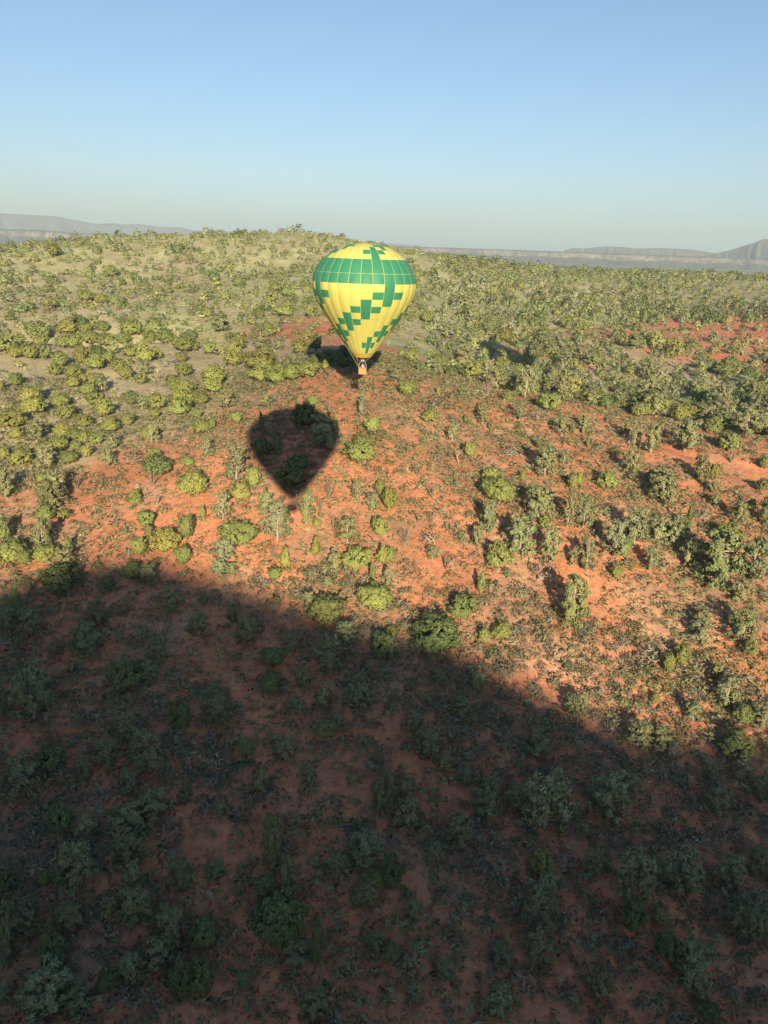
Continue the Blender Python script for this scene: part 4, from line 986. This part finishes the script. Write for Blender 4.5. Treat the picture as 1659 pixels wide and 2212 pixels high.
stones(160, 'ledge_rubble', 'pale broken rock along a ledge in the shaded slope', [(0.40, 0.30, 0.25), (0.36, 0.2, 0.14), (0.42, 0.36, 0.32)], 0.15, 0.55, ledge)

# ------------------------------------------------------------------ the small stack of red rock at the shadow's edge
g = cast((1875 + 1455 * 0.3767) / 1.50693, (2150 + 745 * 0.3767) / 1.50693)[0]
st = link('rock_stack', None, loc=g, label='short pillar of stacked red sandstone blocks at the shadow edge', category='rock')
M_RS, nd, ln, b = material('red_sandstone', rough=0.95, spec=0.05)
ln.new(ramp(nd, ln, noise_node(nd, ln, 2.5, 5), [(0.3, (0.34, 0.14, 0.08)), (0.7, (0.50, 0.24, 0.14))]), b.inputs['Base Color'])
zc = -0.2
for i, (w_, h_) in enumerate(((1.25, 0.6), (1.0, 0.5), (1.15, 0.55), (0.85, 0.45), (0.95, 0.4))):
    a = rng.uniform(0, 6.28, 1)[0]; k = 9; th = a + np.arange(k) * 2 * math.pi / k; rr_ = w_ / 2 * rng.uniform(0.82, 1.1, k)
    rg = [np.c_[rr_ * s_ * np.cos(th), rr_ * s_ * np.sin(th), np.full(k, zc + z_)] for s_, z_ in ((0.82, 0), (1, h_ * 0.2), (1, h_ * 0.8), (0.84, h_))]
    V = np.concatenate(rg + [[[0, 0, zc]], [[0, 0, zc + h_]]]); id_ = np.arange(4 * k).reshape(4, k); nx = np.roll(id_, -1, 1)
    q = np.stack([id_[:-1], nx[:-1], nx[1:], id_[1:]], -1).reshape(-1, 4)
    t_ = np.r_[np.stack([np.full(k, 4 * k), nx[0], id_[0]], -1), np.stack([np.full(k, 4 * k + 1), id_[3], nx[3]], -1)]
    ro = link('block', mesh_from('block', V, [q, t_], [M_RS]), st); ro.location = (rng.normal() * 0.06, rng.normal() * 0.06, 0); zc += h_ - 0.03

# ------------------------------------------------------------------ plants as things: names, parts, labels
NAME = {'j': 'juniper', 'c': 'juniper', 'p': 'pinyon_tree', 's': 'scrub_bush', 'y': 'yellow_clump', 'o': 'spindly_shrub', 'd': 'dead_tree'}
CAT = {'j': 'juniper', 'c': 'juniper', 'p': 'tree', 's': 'bush', 'y': 'shrub', 'o': 'shrub', 'd': 'dead tree'}
GROUP = {'j': 'junipers on the slopes', 'c': 'junipers on the slopes', 'p': 'pinyon trees on the slopes', 's': 'scrub bushes on the slopes', 'y': 'pale yellow clumps on the slopes', 'o': 'spindly shrubs on the red slope', 'd': 'dead trees on the slopes'}
LOOK = {'j': 'olive green juniper', 'J': 'yellow-green rounded juniper', 'k': 'deep green juniper', 'c': 'narrow upright juniper', 'C': 'bright pointed juniper', 'p': 'grey-green pinyon', 'P': 'full green pinyon',
        'q': 'airy pale-trunked pinyon', 's': 'low grey-green bush', 'S': 'dark olive low bush', 'g': 'pale grey twiggy bush', 'y': 'pale yellow low clump', 'o': 'spindly upright shrub', 'd': 'bare grey dead tree'}
def zone(x, y):
    e = np.interp(x, EDGE[:, 0], EDGE[:, 1])
    if abs(x - 640) < 98 and 875 < y < 1075 and abs(x - 640) < 98 * (1 if y < 960 else max(0.12, (1080 - y) / 118)): return 'in the balloon-shaped shadow'
    if y > e + 12:
        return 'in shade below the lit slope' if y < e + 190 else ('low in the shade' if y > 1850 else 'midway down the shade')
    crest = np.interp(x, [0, 155, 257, 375, 470, 557, 689, 780, 900, 1000, 1150, 1300, 1400, 1550, 1659], [1030, 1000, 949, 915, 890, 859, 815, 795, 790, 832, 880, 893, 912, 935, 962])
    if y > crest - 4:
        if y > e - 130: return 'just above the shadow edge'
        if x < 530: return 'left of the balloon shadow'
        if x < 980: return 'around the balloon shadow'
        return 'on the red slope rightward'
    if x < 600 and y > 715: return 'on the left tan slope'
    if x < 930 and y > 690: return 'behind the knoll'
    return 'in the right valley' if x > 820 else 'on the far hill'
ORD = ['', 'first', 'second', 'third', 'fourth', 'fifth', 'sixth', 'seventh', 'eighth', 'ninth', 'tenth', 'eleventh', 'twelfth', 'thirteenth', 'fourteenth', 'fifteenth', 'sixteenth']
groups = {}
for i, (k, p_, w, h, listed) in enumerate(plants):
    sx, sy, _ = project(p_); groups.setdefault((LOOK[k], zone(sx, sy)), []).append((i, sx, sy))
LABEL = {}
for (look, zn), mem in groups.items():
    if len(mem) == 1: LABEL[mem[0][0]] = f'{look} {zn}'; continue
    nrow = max(1, int(round(math.sqrt(len(mem) / 2.2)))); mem.sort(key=lambda t: t[2]); per = math.ceil(len(mem) / nrow)
    rws = [mem[j:j + per] for j in range(0, len(mem), per)]
    for ri, rw in enumerate(rws):
        rw.sort(key=lambda t: t[1]); row = '' if len(rws) == 1 else (', top row' if ri == 0 else (', lowest row' if ri == len(rws) - 1 else f', {ORD[ri + 1]} row down'))
        for ci, t in enumerate(rw):
            pos = '' if len(rw) == 1 else (', leftmost' if ci == 0 else (', rightmost' if ci == len(rw) - 1 else f', {ORD[min(ci + 1, 16)]} from left'))
            LABEL[t[0]] = f'{look} {zn}{row}{pos}'
prnd = np.random.default_rng(77)
for i, (k, p_, w, h, listed) in enumerate(plants):
    b_ = BASE[k]; v = int(prnd.integers(len(VAR[b_]))); data = VAR[b_][v]
    col = tuple(tint(COLORS[k], 1, 0.11)[0]) + (1.0,); rz = prnd.uniform(0, 6.28)
    multi = isinstance(data, tuple)
    root = link(NAME[b_], None if multi else data, loc=p_, label=LABEL[i], category=CAT[b_], group=GROUP[b_])
    root.rotation_euler = (prnd.normal() * 0.03, prnd.normal() * 0.03, rz); root.scale = (w, w * prnd.uniform(0.9, 1.1), h); root.color = col
    if multi:
        for nm, me in zip(('stems', 'leaves') if b_ == 'o' else ('crown', 'trunk'), data):
            ch = link(nm, me, root); ch.color = col
print('plants', len(plants), 'mass', len(mass), 'tris', sum(len(me.loops) - 2 * len(me.polygons) for me in bpy.data.meshes))
